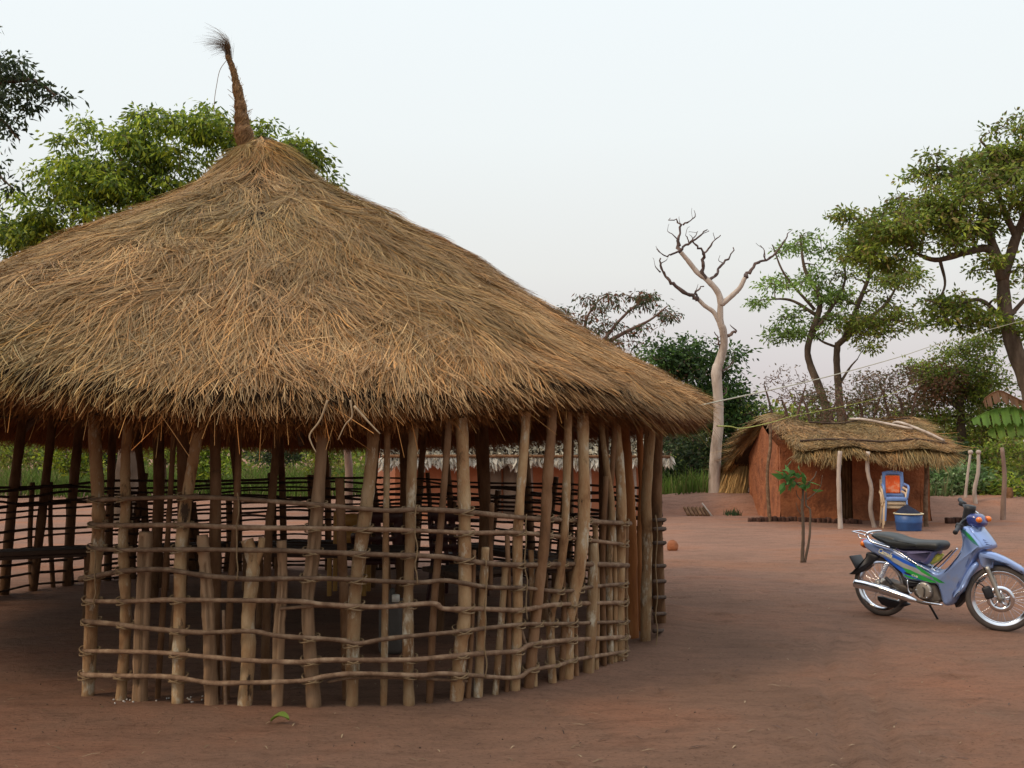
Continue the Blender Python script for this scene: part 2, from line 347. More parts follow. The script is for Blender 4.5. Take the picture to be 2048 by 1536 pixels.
mb.add(np.stack([X_, Y_, Zg], -1).reshape(-1, 3), [np.stack([i, i + 1, i + nx + 1, i + nx], -1).reshape(-1, 4)])
tag(mb.build('ground', M['soil']), kind='structure')
def onz(x, y): return float(TZ(x, y))

# ------------------------------------------------------------------ thatched pavilion
PC = np.array((-2.40, 9.9)); RR = 4.17
ZA = P(490, 292, 9.9)[2]; ZE = 1.88
PAV = thing('thatched_pavilion', 'round open pavilion of rough poles under a shaggy conical thatch with a straw spire', 'pavilion', (PC[0], PC[1], 0))
def roof_r(th): return RR + .10 * np.sin(3 * th + 1) + .07 * np.sin(7 * th) 
def roof(th, t):
    r = roof_r(th) * t
    k = np.clip(1 - t, -.3, 1)
    z = ZE + (ZA - ZE) * (.895 * k + .105 * np.exp(-np.clip(t, 0, 2) * 9))
    z = z + .09 * (vnoise(th * 3.5, t * 5, 11) - .5) * np.clip(t * 3, 0, 1) - .10 * np.clip(t - .86, 0, 1) ** 2 * 18 + t * (.17 * np.exp(-(((th % 6.2832) - 4.45) / .26) ** 2) + .07 * np.exp(-(((th % 6.2832) - 5.45) / .2) ** 2)) + .03 * t * np.cos(th) - .22 * t * np.maximum(0, np.sin(th)) + .13 * np.maximum(0, np.cos(th)) * np.sin(np.pi * np.clip(t / .72, 0, 1)) + .05 * np.exp(-((t - .06) / .04) ** 2) * (1 + .3 * np.cos(th)) + .05 * np.sin(np.pi * np.clip((t - .1) / .8, 0, 1))
    return np.stack([PC[0] + r * np.cos(th), PC[1] + r * np.sin(th), z], -1)
def straw_cols(n, th, t, warm=None):
    pal = np.array([(.33, .235, .135), (.27, .215, .135), (.40, .255, .12), (.19, .14, .085), (.30, .18, .085), (.46, .36, .22)])
    p = np.array([.28, .26, .13, .17, .11, .05])
    k = RNG.choice(len(pal), n, p=p); c = pal[k] * np.array((1.36, 1.07, .80))
    lf = vnoise(th * 5, t * 7, 21)[:, None]; st_ = vnoise(th * 34, t * 4, 23)[:, None]; c = c * (.70 + .42 * lf + .30 * st_)
    g = vnoise(th * 2.2, t * 3, 22)[:, None]; c = c * (1.06 - g * np.array((.34, .16, .26)))
    return c * RNG.uniform(.75, 1.25, (n, 1))
# solid bed under the straw, closed, with an underside
nth, ntt = 96, 20
TH = np.linspace(0, 2 * np.pi, nth, endpoint=False); T = np.linspace(.012, .985, ntt)
tt, hh = np.meshgrid(T, TH)
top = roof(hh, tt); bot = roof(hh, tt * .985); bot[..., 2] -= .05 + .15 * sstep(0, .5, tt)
V = np.concatenate([top.reshape(-1, 3), bot.reshape(-1, 3)])
i = np.arange(nth)[:, None]; i2 = (i + 1) % nth; j = np.arange(ntt - 1)[None]; o = nth * ntt
qa = np.stack([i * ntt + j, i2 * ntt + j, i2 * ntt + j + 1, i * ntt + j + 1], -1).reshape(-1, 4)
qb = qa[:, ::-1] + o; ii = np.arange(nth); jj = (ii + 1) % nth
qe = np.stack([ii * ntt + ntt - 1, jj * ntt + ntt - 1, jj * ntt + ntt - 1 + o, ii * ntt + ntt - 1 + o], -1)
qt = np.stack([jj * ntt, ii * ntt, ii * ntt + o, jj * ntt + o], -1)
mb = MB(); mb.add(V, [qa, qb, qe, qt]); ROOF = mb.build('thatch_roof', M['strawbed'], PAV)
def roof_strands(n, seed, lenr, wid, lift, jit, per=26):
    nb = max(1, n // per); b = RNG.integers(0, nb, n)
    thb = RNG.uniform(0, 2 * np.pi, nb); tb_ = np.sqrt(RNG.uniform(0.0006, .96, nb)); radb = np.maximum(RR * (tb_ + .1), .35)
    flow = (vnoise(thb * 6, tb_ * 6, 31) - .5) * 1.0 + (vnoise(thb * 17, tb_ * 13, 32) - .5) * .7
    angb = flow * jit + RNG.normal(0, .26 * jit, nb); lb = RNG.uniform(*lenr, nb); tone = RNG.uniform(.74, 1.2, nb); hb = RNG.uniform(0, 1, nb) ** 1.5
    th0 = thb[b] + RNG.normal(0, .055, n) / radb[b]; t0 = np.clip(tb_[b] + RNG.normal(0, .022, n), .02, .97)
    Ls = lb[b] * RNG.uniform(.6, 1.15, n); K = 4; fr = np.linspace(0, 1, K)
    tm = .99 + RNG.uniform(-.045, .03, n); Ls = np.minimum(Ls, np.maximum(.12, (tm - t0) * 5.0)); t0 = np.minimum(t0, tm - .02)
    ang = angb[b] + RNG.normal(0, .10 + .08 * jit, n); curl = RNG.normal(0, .05, n)
    t = t0[:, None] + fr[None] * (Ls / 5.0)[:, None] * np.cos(ang)[:, None]
    rad = np.maximum(RR * (t0 + .1), .35)
    th = th0[:, None] + (fr[None] * np.sin(ang)[:, None] + fr[None] ** 2 * curl[:, None]) * (Ls / rad)[:, None]
    p = roof(th.ravel(), t.ravel()).reshape(n, K, 3)
    saw = (t * 5.2 + vnoise(th * 4, t * 0, 35) * 1.2) % 1.0
    lf = lift * (.15 + .85 * hb[b][:, None]) * (.35 + .65 * fr[None]) + .035 * saw + RNG.uniform(-.012, .02, (n, 1)) + RNG.normal(0, .005, (n, K))
    nv = np.stack([np.cos(th) * .5, np.sin(th) * .5, np.full_like(th, .86)], -1)
    p = p + nv * lf[..., None]
    over = np.clip(t - 1.0, 0, 1); p[..., 2] -= over * .8
    tan = nrm(p[:, -1] - p[:, 0]); side = nrm(np.cross(tan, nv[:, 1] + RNG.normal(0, .35, (n, 3))))
    return p, RNG.uniform(*wid, n), side, straw_cols(n, th0, t0) * tone[b][:, None]
mb = MB()
for a in ((70000, 1, (.5, 1.1), (.004, .0075), .05, .5, 30), (70000, 2, (.35, .9), (.003, .0055), .10, .8, 34), (12000, 4, (.25, .7), (.003, .005), .11, 1.6, 5), (1500, 3, (.15, .5), (.003, .005), .12, 3.0, 1)):
    mb.ribbons(*roof_strands(*a), taper=(.7, 1, .9, .45))
# cap strands, tight round the top
n = 2600; th0 = RNG.uniform(0, 2 * np.pi, n); fr = np.linspace(0, 1, 4)
t0 = RNG.uniform(.0, .05, n); t = t0[:, None] + fr * RNG.uniform(.04, .13, (n, 1)); th = th0[:, None] + fr * RNG.normal(0, .5, (n, 1))
p = roof(th.ravel(), t.ravel()).reshape(n, 4, 3); p[..., 2] += .05 + RNG.uniform(0, .05, (n, 1)) + .04 * np.sin(fr * 3.14)
mb.ribbons(p, RNG.uniform(.005, .009, n), nrm(np.stack([-np.sin(th0), np.cos(th0), RNG.normal(0, .3, n)], -1)), straw_cols(n, th0, t0) * .95, (.7, 1, .9, .4))
tag(mb.build('straw_cover', M['straw'], PAV, smooth=False))
n = 2400; th0 = RNG.uniform(0, 2 * np.pi, n); fr = np.linspace(0, 1, 4); t = .035 + fr * RNG.uniform(.03, .085, (n, 1)); th = th0[:, None] + fr * RNG.normal(.15, .35, (n, 1))
p = roof(th.ravel(), t.ravel()).reshape(n, 4, 3); p[..., 2] += .06 + RNG.uniform(0, .07, (n, 1)); p[..., :2] += (fr * RNG.uniform(0, .12, (n, 1)))[..., None] * np.stack([np.cos(th), np.sin(th)], -1)
mb = MB(); mb.ribbons(p, RNG.uniform(.003, .006, n), nrm(RNG.normal(size=(n, 3))), straw_cols(n, th0, t[:, 0]) * np.array((1.0, 1.02, .9)), (1, 1, .8, .4)); mb.build('thatch_cap', M['straw'], PAV, smooth=False)
# under layers whose cut ends make the dark shaggy eave
n = 60000; th0 = RNG.uniform(0, 2 * np.pi, n); d = RNG.uniform(0, 1, n) ** .7 * .33; fr = np.linspace(0, 1, 4)
Ls = RNG.uniform(.35, .6, n); tend = 1.018 - d * .22 + RNG.normal(0, .008, n)
t = tend[:, None] - (1 - fr) * (Ls / 5)[:, None]
th = th0[:, None] + fr * RNG.normal(0, .022, (n, 1)) + fr ** 2 * RNG.normal(0, .012, (n, 1))
p = roof(th.ravel(), t.ravel()).reshape(n, 4, 3); p[..., 2] -= (d - .03)[:, None] * (.6 + .4 * fr) + RNG.uniform(0, .05, (n, 1)) * fr ** 2
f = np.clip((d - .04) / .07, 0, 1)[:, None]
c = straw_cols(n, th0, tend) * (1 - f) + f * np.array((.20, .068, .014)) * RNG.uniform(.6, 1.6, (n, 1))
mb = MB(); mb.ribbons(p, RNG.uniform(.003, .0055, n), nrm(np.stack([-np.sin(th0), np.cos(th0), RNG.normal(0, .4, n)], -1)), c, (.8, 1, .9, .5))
# loose long stalks hanging out of the eave
n = 1500; th0 = RNG.uniform(0, 2 * np.pi, n); d = RNG.uniform(0, .2, n); t = (.95 - d * .4)[:, None] + fr * RNG.uniform(.03, .10, (n, 1))
th = th0[:, None] + fr * RNG.normal(0, .06, (n, 1)); p = roof(th.ravel(), t.ravel()).reshape(n, 4, 3); p[..., 2] -= d[:, None] + fr ** 1.5 * RNG.uniform(.05, .22, (n, 1))
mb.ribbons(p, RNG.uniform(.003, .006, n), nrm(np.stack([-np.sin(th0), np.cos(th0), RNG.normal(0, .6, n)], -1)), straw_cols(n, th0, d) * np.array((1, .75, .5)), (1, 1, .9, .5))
mb.build('eave_fringe', M['straw'], PAV, smooth=False)
# long torn strips hanging from the front eave
for pts, r_ in (([(655, 800), (640, 840), (620, 868), (622, 885), (632, 905)], .006), ([(700, 800), (704, 832), (690, 850), (676, 880)], .005), ([(708, 812), (735, 842), (760, 868)], .007)):
    mb = MB(); mb.tube(crom([P(u, v, 5.72) for u, v in pts], 5), [r_, r_ * .5], 5, col=(.45, .33, .2)); mb.build('loose_stalk', M['straw'], PAV)
# spire of bound straw
sp_pts = [P(u, v, 9.9) for u, v in ((492, 300), (488, 268), (484, 240), (481, 212), (475, 178), (468, 146), (461, 124), (455, 112))]
path = crom(sp_pts, 8)
rad = np.interp(np.linspace(0, 1, len(path)), (0, .10, .17, .24, .30, .36, .44, .47, .56, .62, .66, .80, .92, 1), (.064, .082, .090, .060, .072, .050, .058, .040, .048, .030, .029, .024, .022, .028))
mb = MB(); mb.tube(path, rad, 14, .12, col=(.21, .115, .052))
n = 3200; k = RNG.integers(2, len(path) - 4, n); an = RNG.uniform(0, 6.28, n); rr_ = rad[k] * RNG.uniform(.97, 1.06, n)
p0 = path[k] + np.stack([np.cos(an) * rr_, np.sin(an) * rr_, RNG.uniform(-.02, .02, n)], -1); k2 = np.minimum(k + 2, len(path) - 1)
p1 = path[k2] + np.stack([np.cos(an) * rad[k2], np.sin(an) * rad[k2], RNG.uniform(-.02, .02, n)], -1) * RNG.uniform(.95, 1.25, (n, 1)) * np.array((1, 1, 1)) - path[k2] * 0
p1 = path[k2] + np.stack([np.cos(an + .4), np.sin(an + .4), 0 * an], -1) * (rad[k2] * np.where(RNG.random(n) < .06, RNG.uniform(1.2, 2.2, n), RNG.uniform(.95, 1.1, n)))[:, None]
mb.ribbons(np.stack([p0, (p0 + p1) / 2 + RNG.normal(0, .004, (n, 3)), p1], 1), RNG.uniform(.003, .006, n), nrm(RNG.normal(size=(n, 3))), np.array((.34, .20, .085)) * RNG.uniform(.5, 1.4, (n, 1)))
FIN = mb.build('spire', M['straw'], PAV, smooth=False)
mb = MB(); tip = path[-1]
n = 300; fr = np.linspace(0, 1, 5); end = np.array([P(u, v, 9.9) for u, v in ((417, 76),)])[0] - tip
sprd = RNG.normal(0, 1, (n, 3)) * np.array((.055, .07, .055)); ln = RNG.uniform(.35, 1.1, (n, 1))
base = tip + (path[-6] - tip) * RNG.uniform(0, 1, (n, 1)) + RNG.normal(0, .01, (n, 3))
p = base[:, None] + (end[None, None] * fr[None, :, None] * ln[:, None] * np.array((1, 1, 1))) + (sprd[:, None] * (fr ** 1.6)[None, :, None]) + np.array((.06, 0, .07)) * (np.sin(fr * np.pi))[None, :, None] * ln[:, None]
mb.ribbons(p, RNG.uniform(.003, .006, n), nrm(RNG.normal(size=(n, 3))), np.array((.14, .085, .045)) * RNG.uniform(.6, 1.5, (n, 1)), (1, .8, .6, .4, .2))
mb.tube(crom([P(u, v, 9.88) for u, v in ((455, 118), (440, 140), (433, 172), (429, 200), (428, 228))], 6), .003, 5, col=(.25, .17, .1))
mb.build('spire_tuft', M['straw'], FIN, smooth=False)
# rafters under the thatch
for k in range(22):
    th = 2 * math.pi * k / 22 + random.uniform(-.06, .06); a, b = roof(np.array([th, th]), np.array([.04, .93])); dz = np.array((0, 0, .26))
    mb = MB(); mb.tube(crom([a - dz, (a + b) / 2 - dz + np.array((0, 0, -.02)), b - dz], 5), [.03, .04], 7, .1); mb.build('rafter', M['darkstick'], PAV)
for tz in (.35, .62, .86):
    th = np.linspace(0, 2 * np.pi, 60); p = roof(th, np.full(60, tz)); p[:, 2] -= .225; mb = MB(); mb.tube(p, .016, 6, .1, cap=False); mb.build('batten', M['darkstick'], PAV)

# front posts: (bottom pixel ... top pixel), width in px, material, extend into roof?
FRONT = [
 ([(175,1398),(185,1198),(196,1079),(196,997),(187,833)],25,'bark',1), ([(241,1405),(251,1261),(251,1193),(248,1125),(246,1079),(251,1015),(251,920),(257,842)],20,'bark',1),
 ([(355,1421),(360,1216),(362,1102),(371,1015),(383,942),(396,860)],24,'bark',1), ([(629,1421),(615,1216),(624,1125),(633,1033),(643,897)],26,'split',1),
 ([(703,1422),(708,1223),(716,1134),(734,1001),(745,891)],26,'bark',1), ([(818,1404),(816,1223),(820,1090),(823,957),(827,855)],21,'bark',1),
 ([(911,1411),(922,1289),(929,1223),(929,1046),(924,869)],27,'bark',1), ([(1029,1382),(1035,1223),(1035,1090),(1040,1001),(1051,855)],20,'bark',1),
 ([(1055,1393),(1075,1201),(1088,1090),(1095,957),(1102,869)],21,'darkbark',1), ([(1106,1360),(1101,1245),(1119,1161),(1130,1046),(1135,891)],17,'bark',1),
 ([(1135,1362),(1137,1249),(1159,1134),(1168,1024),(1166,869)],24,'bark',1), ([(1239,1329),(1239,1178),(1243,1001),(1234,877)],21,'bark',1),
 ([(451,1416),(460,1197),(469,1079),(474,988),(478,878)],14,'darkbark',1), ([(314,1405),(326,1216),(335,1079),(342,965),(349,842)],11,'darkbark',1),
 ([(767,1413),(770,1223),(772,1046),(774,913)],13,'bark',1), ([(858,1404),(867,1223),(878,1090),(889,957),(896,869)],14,'darkbark',1),
 ([(1199,1338),(1206,1178),(1215,1046),(1226,913)],12,'darkbark',1), ([(1222,1330),(1218,1150),(1224,1020),(1214,940),(1206,877)],13,'bark',1),
 ([(431,1115),(431,1000),(431,940),(431,865)],22,'darkbark',1), ([(531,1240),(536,1093),(542,1015),(550,930),(554,878)],17,'darkbark',1),
]
SHORT = [
 ([(279,1416),(284,1250),(290,1120),(292,1063)],29,'split'), ([(424,1425),(419,1280),(415,1197),(408,1110),(405,1070)],25,'split'),
 ([(488,1428),(497,1307),(496,1238),(503,1170),(506,1125),(494,1079)],27,'bark'), ([(554,1425),(558,1261),(565,1170),(563,1081)],22,'split'),
 ([(694,1335),(688,1180),(685,1134),(682,1040),(679,957)],19,'darkbark'), ([(955,1404),(964,1223),(969,1134),(971,1094)],17,'bark'),
 ([(980,1180),(981,1090),(984,1006)],11,'darkbark'), ([(989,1391),(1004,1223),(1011,1125)],14,'bark'), ([(1175,1347),(1184,1223),(1186,1086)],21,'bark'),
 ([(1208,1335),(1205,1120),(1212,953)],12,'darkbark'), ([(452,1425),(449,1340),(447,1220)],7,'stick'),
]
cu = np.array([160, 241, 355, 488, 629, 760, 911, 1029, 1135, 1239, 1275]); cv = np.array([1396, 1406, 1420, 1427, 1423, 1415, 1409, 1390, 1362, 1330, 1316])
pf = np.polyfit(cu, cv, 4)
def Yf(u): return G(u, np.polyval(pf, u))[1]
def rail_pt(u, v, off): return P(u, v, Yf(u) + off)
def post(path_px, wpx, m, name, ext=False, behind=0.0):
    u0, v0 = path_px[0]; Y = Yf(u0) + behind
    pts = [P(u, v, Y + (0 if not ext else .10 * max(0, (1000 - v) / 200))) for u, v in path_px]
    a = np.array(pts)
    if v0 > 1300 and not behind: a[0, 2] = onz(a[0, 0], a[0, 1]) - .06
    if behind: a[0, 2] = onz(a[0, 0], a[0, 1]) - .06
    pts = list(a)
    if ext:
        d = nrm(pts[-1] - pts[-2]); pts.append(pts[-1] + d * .34 / max(.5, d[2]) * np.array((.6, .6, 1)))
    r = wpx * .5 * Y / F_PX; c = crom(pts, 7); n = len(c)
    rr = r * (1.06 - .14 * np.linspace(0, 1, n)) * (1 + .10 * (vnoise(np.arange(n) * .35 + u0, np.zeros(n), 41) - .5))
    rr = rr * (1 + .16 * (vnoise(np.arange(n) * 1.1 + u0 * 3, np.full(n, u0), 44) - .5))
    mb = MB(); mb.tube(c, rr, 20 if m == 'split' else 12, .09)
    if m == 'split':      # weathering splits down the face of the pole
        V = mb.V[0].reshape(n, 20, 3)
        for g_ in (random.choice((3, 4)), random.choice((6, 7))):
            k0, k1 = sorted((random.randint(0, n // 3), random.randint(n // 2, n))); V[k0:k1, g_] = c[k0:k1] + (V[k0:k1, g_] - c[k0:k1]) * .35
        mb.V[0] = V.reshape(-1, 3)
    return mb.build(name, M[m], PAV)
for k, (pp, wpx, m, _) in enumerate(FRONT):
    post(pp, wpx, m, 'post', True, .55 if k == 19 else (.16 if k in (12, 13, 16, 18) else 0))
SHORT += [([(1070, 1388), (1066, 1240), (1062, 1100)], 12, 'bark'), ([(1122, 1368), (1128, 1240), (1124, 1120)], 12, 'darkbark'), ([(1152, 1358), (1150, 1220), (1156, 1060)], 12, 'darkbark'), ([(1190, 1342), (1194, 1200), (1190, 1040)], 12, 'bark'), ([(1229, 1332), (1230, 1180), (1226, 1020)], 11, 'bark'), ([(1248, 1326), (1250, 1180), (1252, 1050)], 12, 'darkbark'), ([(935, 1408), (944, 1250), (948, 1100)], 10, 'darkbark'), ([(1013, 1392), (1018, 1240), (1014, 1060)], 10, 'darkbark')]
for pp, wpx, m in SHORT:
    post(pp, wpx, m, 'stake', False, .22 if wpx == 19 else 0)
mb = MB(); mb.tube(crom([P(508, 1140, Yf(500)), P(520, 1105, Yf(500)), P(524, 1075, Yf(500))], 4), .02, 8, .1); mb.build('stake_fork', M['bark'], PAV)
# rails of the front, lashed outside the posts
RAILS = [
 [(178,1000),(241,998),(371,994),(474,998),(560,1004),(650,1011),(770,1021),(836,1019),(933,1024),(1040,1035),(1177,1043),(1261,1047)],
 [(180,1050),(250,1051),(371,1050),(474,1055),(650,1057),(827,1061),(938,1066),(1048,1066),(1181,1081),(1256,1090)],
 [(176,1096),(245,1100),(371,1099),(474,1100),(560,1101),(650,1105),(783,1110),(885,1114),(960,1125),(1035,1130),(1159,1128),(1256,1131)],
 [(160,1158),(186,1153),(250,1142),(330,1139),(400,1150),(500,1158),(650,1157),(827,1165),(893,1161),(973,1174),(1048,1176),(1124,1183),(1181,1174),(1256,1167)],
 [(171,1202),(250,1203),(330,1200),(480,1201),(600,1203),(650,1209),(761,1214),(863,1207),(889,1218),(960,1218),(1044,1220),(1115,1209),(1256,1205)],
 [(166,1243),(220,1247),(300,1257),(400,1265),(500,1262),(560,1272),(680,1280),(716,1287),(783,1276),(916,1263),(1040,1249),(1137,1247),(1258,1243)],
 [(162,1302),(250,1303),(330,1306),(430,1315),(500,1321),(600,1324),(650,1320),(761,1320),(840,1318),(960,1307),(1035,1302),(1062,1289),(1137,1280),(1258,1274)],
 [(159,1350),(241,1352),(340,1354),(420,1366),(480,1366),(600,1362),(650,1353),(716,1347),(836,1351),(894,1347),(1026,1356),(1062,1340),(1115,1331),(1159,1318),(1258,1302)],
 [(655,1364),(716,1355),(836,1357),(935,1362)],
 [(560,1217),(640,1212),(720,1218)], [(1030,1132),(1090,1134),(1190,1137)], [(1040,1250),(1062,1296),(1137,1285)],
]
for k, rl in enumerate(RAILS):
    off = -.075 if k < 8 else -.045
    c = crom([rail_pt(u, v, off) for u, v in rl], 5); n = len(c)
    r0 = .0150 if k < 8 else .009
    rr = r0 * np.interp(np.linspace(0, 1, n), (0, 1), (1.1, .85) if k % 2 else (.9, 1.1)) * (1 + .18 * (vnoise(np.arange(n) * .6, np.full(n, k), 43) - .5))
    mb = MB(); mb.tube(c, rr, 8, .12); mb.build('rail', M['stick'], PAV)
# bast bindings where rails meet main posts
def ring(c, r, nrmv, name='binding'):
    mb = MB(); an = np.linspace(0, 2 * np.pi, 14)
    a = np.array((1.0, 0, .25 * random.choice((-1, 1)))); b = np.array((0, 1.0, .2))
    for q in range(2):
        pts = np.array(c) + r * (np.cos(an)[:, None] * a + np.sin(an)[:, None] * b) + np.array((0, 0, .008 * q)); mb.tube(pts, .0048, 5, cap=False)
        a = a * np.array((1, 1, -1))
    mb.build(name, M['bast'], PAV)
for k, (pp, wpx, m, _) in enumerate(FRONT[:12]):
    us = [q[0] for q in pp][::-1]; vs = [q[1] for q in pp][::-1]
    for rl in RAILS[:8]:
        if random.random() > .85: continue
        u = float(np.interp(1150, vs, us)); v = float(np.interp(u, [q[0] for q in rl], [q[1] for q in rl])); u = float(np.interp(v, vs, us))
        if u < rl[0][0] or u > rl[-1][0]: continue
        ring(P(u, v, Yf(u) - .03), wpx * .5 * Yf(u) / F_PX + .022, None)
# vertical bast cords
for u, v0, v1 in ((832, 1010, 1170), (1052, 1028, 1240), (475, 985, 1160), (1255, 1165, 1300), (972, 1120, 1357), (190, 1100, 1215)):
    mb = MB(); vv = np.linspace(v0, v1, 9); mb.tube(crom([P(u + random.uniform(-3, 3), v, Yf(u) - .10) for v in vv], 3), .0045, 5); mb.build('cord', M['bast'], PAV)

# door jamb on the right, edge-on fence, and the back of the ring
CC = np.array((-2.1, 9.7)); RC = 3.42
def jamb(px, wpx, m, Y):
    pts = [P(u, v, Y) for u, v in px]; pts[0][2] = onz(pts[0][0], pts[0][1]) - .05
    d = pts[-1] - pts[-2]; pts.append(pts[-1] + nrm(d) * .35)
    mb = MB(); mb.tube(crom(pts, 7), wpx * .5 * Y / F_PX, 11, .12); mb.build('post', M[m], PAV)
jamb([(1290,1280),(1294,1090),(1292,1001),(1299,877)], 22, 'bark', 8.45)
jamb([(1266,1282),(1264,1150),(1262,1063),(1256,960),(1250,880)], 22, 'glowwood', 8.62)
jamb([(1281,1278),(1279,1100),(1284,980),(1280,880)], 13, 'glowwood', 8.9)
for v in (1040, 1058, 1086, 1132, 1163, 1195, 1228, 1262):
    mb = MB(); a = P(1308, v, 8.3); b = P(1288, v + 3, 9.9); b[0] += .16; mb.tube(crom([a, (a + b) / 2 + np.array((.06, 0, .01)), b], 4), .016, 7, .15); mb.build('rail', M['darkstick'], PAV)
mb = MB(); mb.tube(crom([P(1311 + (k % 2) * 4, v, 8.28) for k, v in enumerate((1030, 1070, 1130, 1190, 1230, 1262, 1300))], 3), .005, 5); mb.build('cord', M['bast'], PAV)
def ringpt(deg, z, dr=0.0): return np.array((CC[0] + (RC + dr) * math.cos(R(deg)), CC[1] + (RC + dr) * math.sin(R(deg)), z))
degs = [-8, 4, 15, 26, 37, 47, 57, 66, 75, 84, 93, 102, 111, 120, 129, 137, 145, 152, 158, 164, 170]
for k, dg in enumerate(degs):
    lean = random.uniform(-4, 4); b = ringpt(dg, -.05); t_ = ringpt(dg + lean, 2.15)
    mid = (b + t_) / 2 + np.array((random.uniform(-.06, .06), 0, 0))
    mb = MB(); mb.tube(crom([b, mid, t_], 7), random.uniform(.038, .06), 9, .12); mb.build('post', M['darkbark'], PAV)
for k in range(30):
    dg = random.uniform(0, 165); b = ringpt(dg, -.05, .03); t_ = ringpt(dg + random.uniform(-3, 3), random.uniform(.85, 1.3), .03)
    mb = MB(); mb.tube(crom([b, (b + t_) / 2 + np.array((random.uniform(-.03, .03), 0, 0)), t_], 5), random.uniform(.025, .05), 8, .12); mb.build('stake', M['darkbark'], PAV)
zs = (.06, .13, .20, .27, .33, .39, .45, .51, .57, .63, .68, .73, .78, .83, .88, .93, .98, 1.03, 1.08, 1.13)
for k, z in enumerate(zs):
    for a0, a1 in ((-8, 84), (82, 136)) + (((134, 172),) if k % 2 == 0 or k > 14 else ()):
        dd = np.arange(a0, a1 + 1, 4.5); c = [ringpt(x, z + .035 * (vnoise(np.array([x * .11]), np.array([k * 3.7]), 51)[0] - .5) * 2 + (.06 if a0 > 0 else 0) * 0, -.055 if (int(x / 9) + k) % 2 else .02) for x in dd]
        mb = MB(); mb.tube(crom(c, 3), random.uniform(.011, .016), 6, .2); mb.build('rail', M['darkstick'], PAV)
for x, y, r_ in ((-1.2, 11.4, .06), (-3.6, 10.6, .055), (-.3, 9.8, .05), (-2.6, 8.2, .05)):
    mb = MB(); mb.tube(crom([(x, y, -.05), (x + .05, y, 1.2), (x - .04, y, 2.9)], 8), r_, 10, .1); mb.build('post', M['darkbark'], PAV)

# ------------------------------------------------------------------ things inside the pavilion
def plank_bench(a, b, h, wd, label, name='bench', cat='bench', m='plank'):
    a = np.array(a, float); b = np.array(b, float); c = (a + b) / 2; t_ = thing(name, label, cat, (c[0], c[1], onz(c[0], c[1])))
    d = nrm(np.append(b - a, 0)); s_ = np.array((-d[1], d[0], 0)); rot = np.stack([d, s_, (0, 0, 1)], 1); ln = np.linalg.norm(b - a)
    mb = MB()
    for k in (-1, 0, 1):
        mb.box((c[0] + s_[0] * k * wd / 3, c[1] + s_[1] * k * wd / 3, h + random.uniform(-.006, .006)), (ln, wd / 3 - .012, .04), rot)
    mb.box((c[0], c[1], h - .035), (ln * .9, wd * .8, .03), rot)
    bevel(mb.build('plank_top', M[m], t_, smooth=False), .008)
    for q in (a + (b - a) * .1, b - (b - a) * .1):
        for sg in (-1, 1):
            x, y = q[0] + s_[0] * sg * wd * .35, q[1] + s_[1] * sg * wd * .35
            mb = MB(); mb.tube(crom([(x, y, onz(x, y) - .03), (x + .01, y, h * .5), (x, y, h - .02)], 4), .03, 8, .1); mb.build('leg', M['darkbark'], t_)
plank_bench((-5.1, 9.1), (-3.75, 9.75), .62, .42, 'dark plank table inside the pavilion at its open left side', 'table', 'table')
plank_bench((-3.1, 11.6), (-1.4, 11.9), .48, .34, 'low dark plank bench along the back of the pavilion')
plank_bench((-.5, 11.3), (.4, 10.1), .50, .34, 'plank bench inside the pavilion near its right doorway')
plank_bench((-2.3, 9.4), (-.9, 9.2), .66, .6, 'broad plank table in the middle of the pavilion behind the lattice', 'table', 'table')
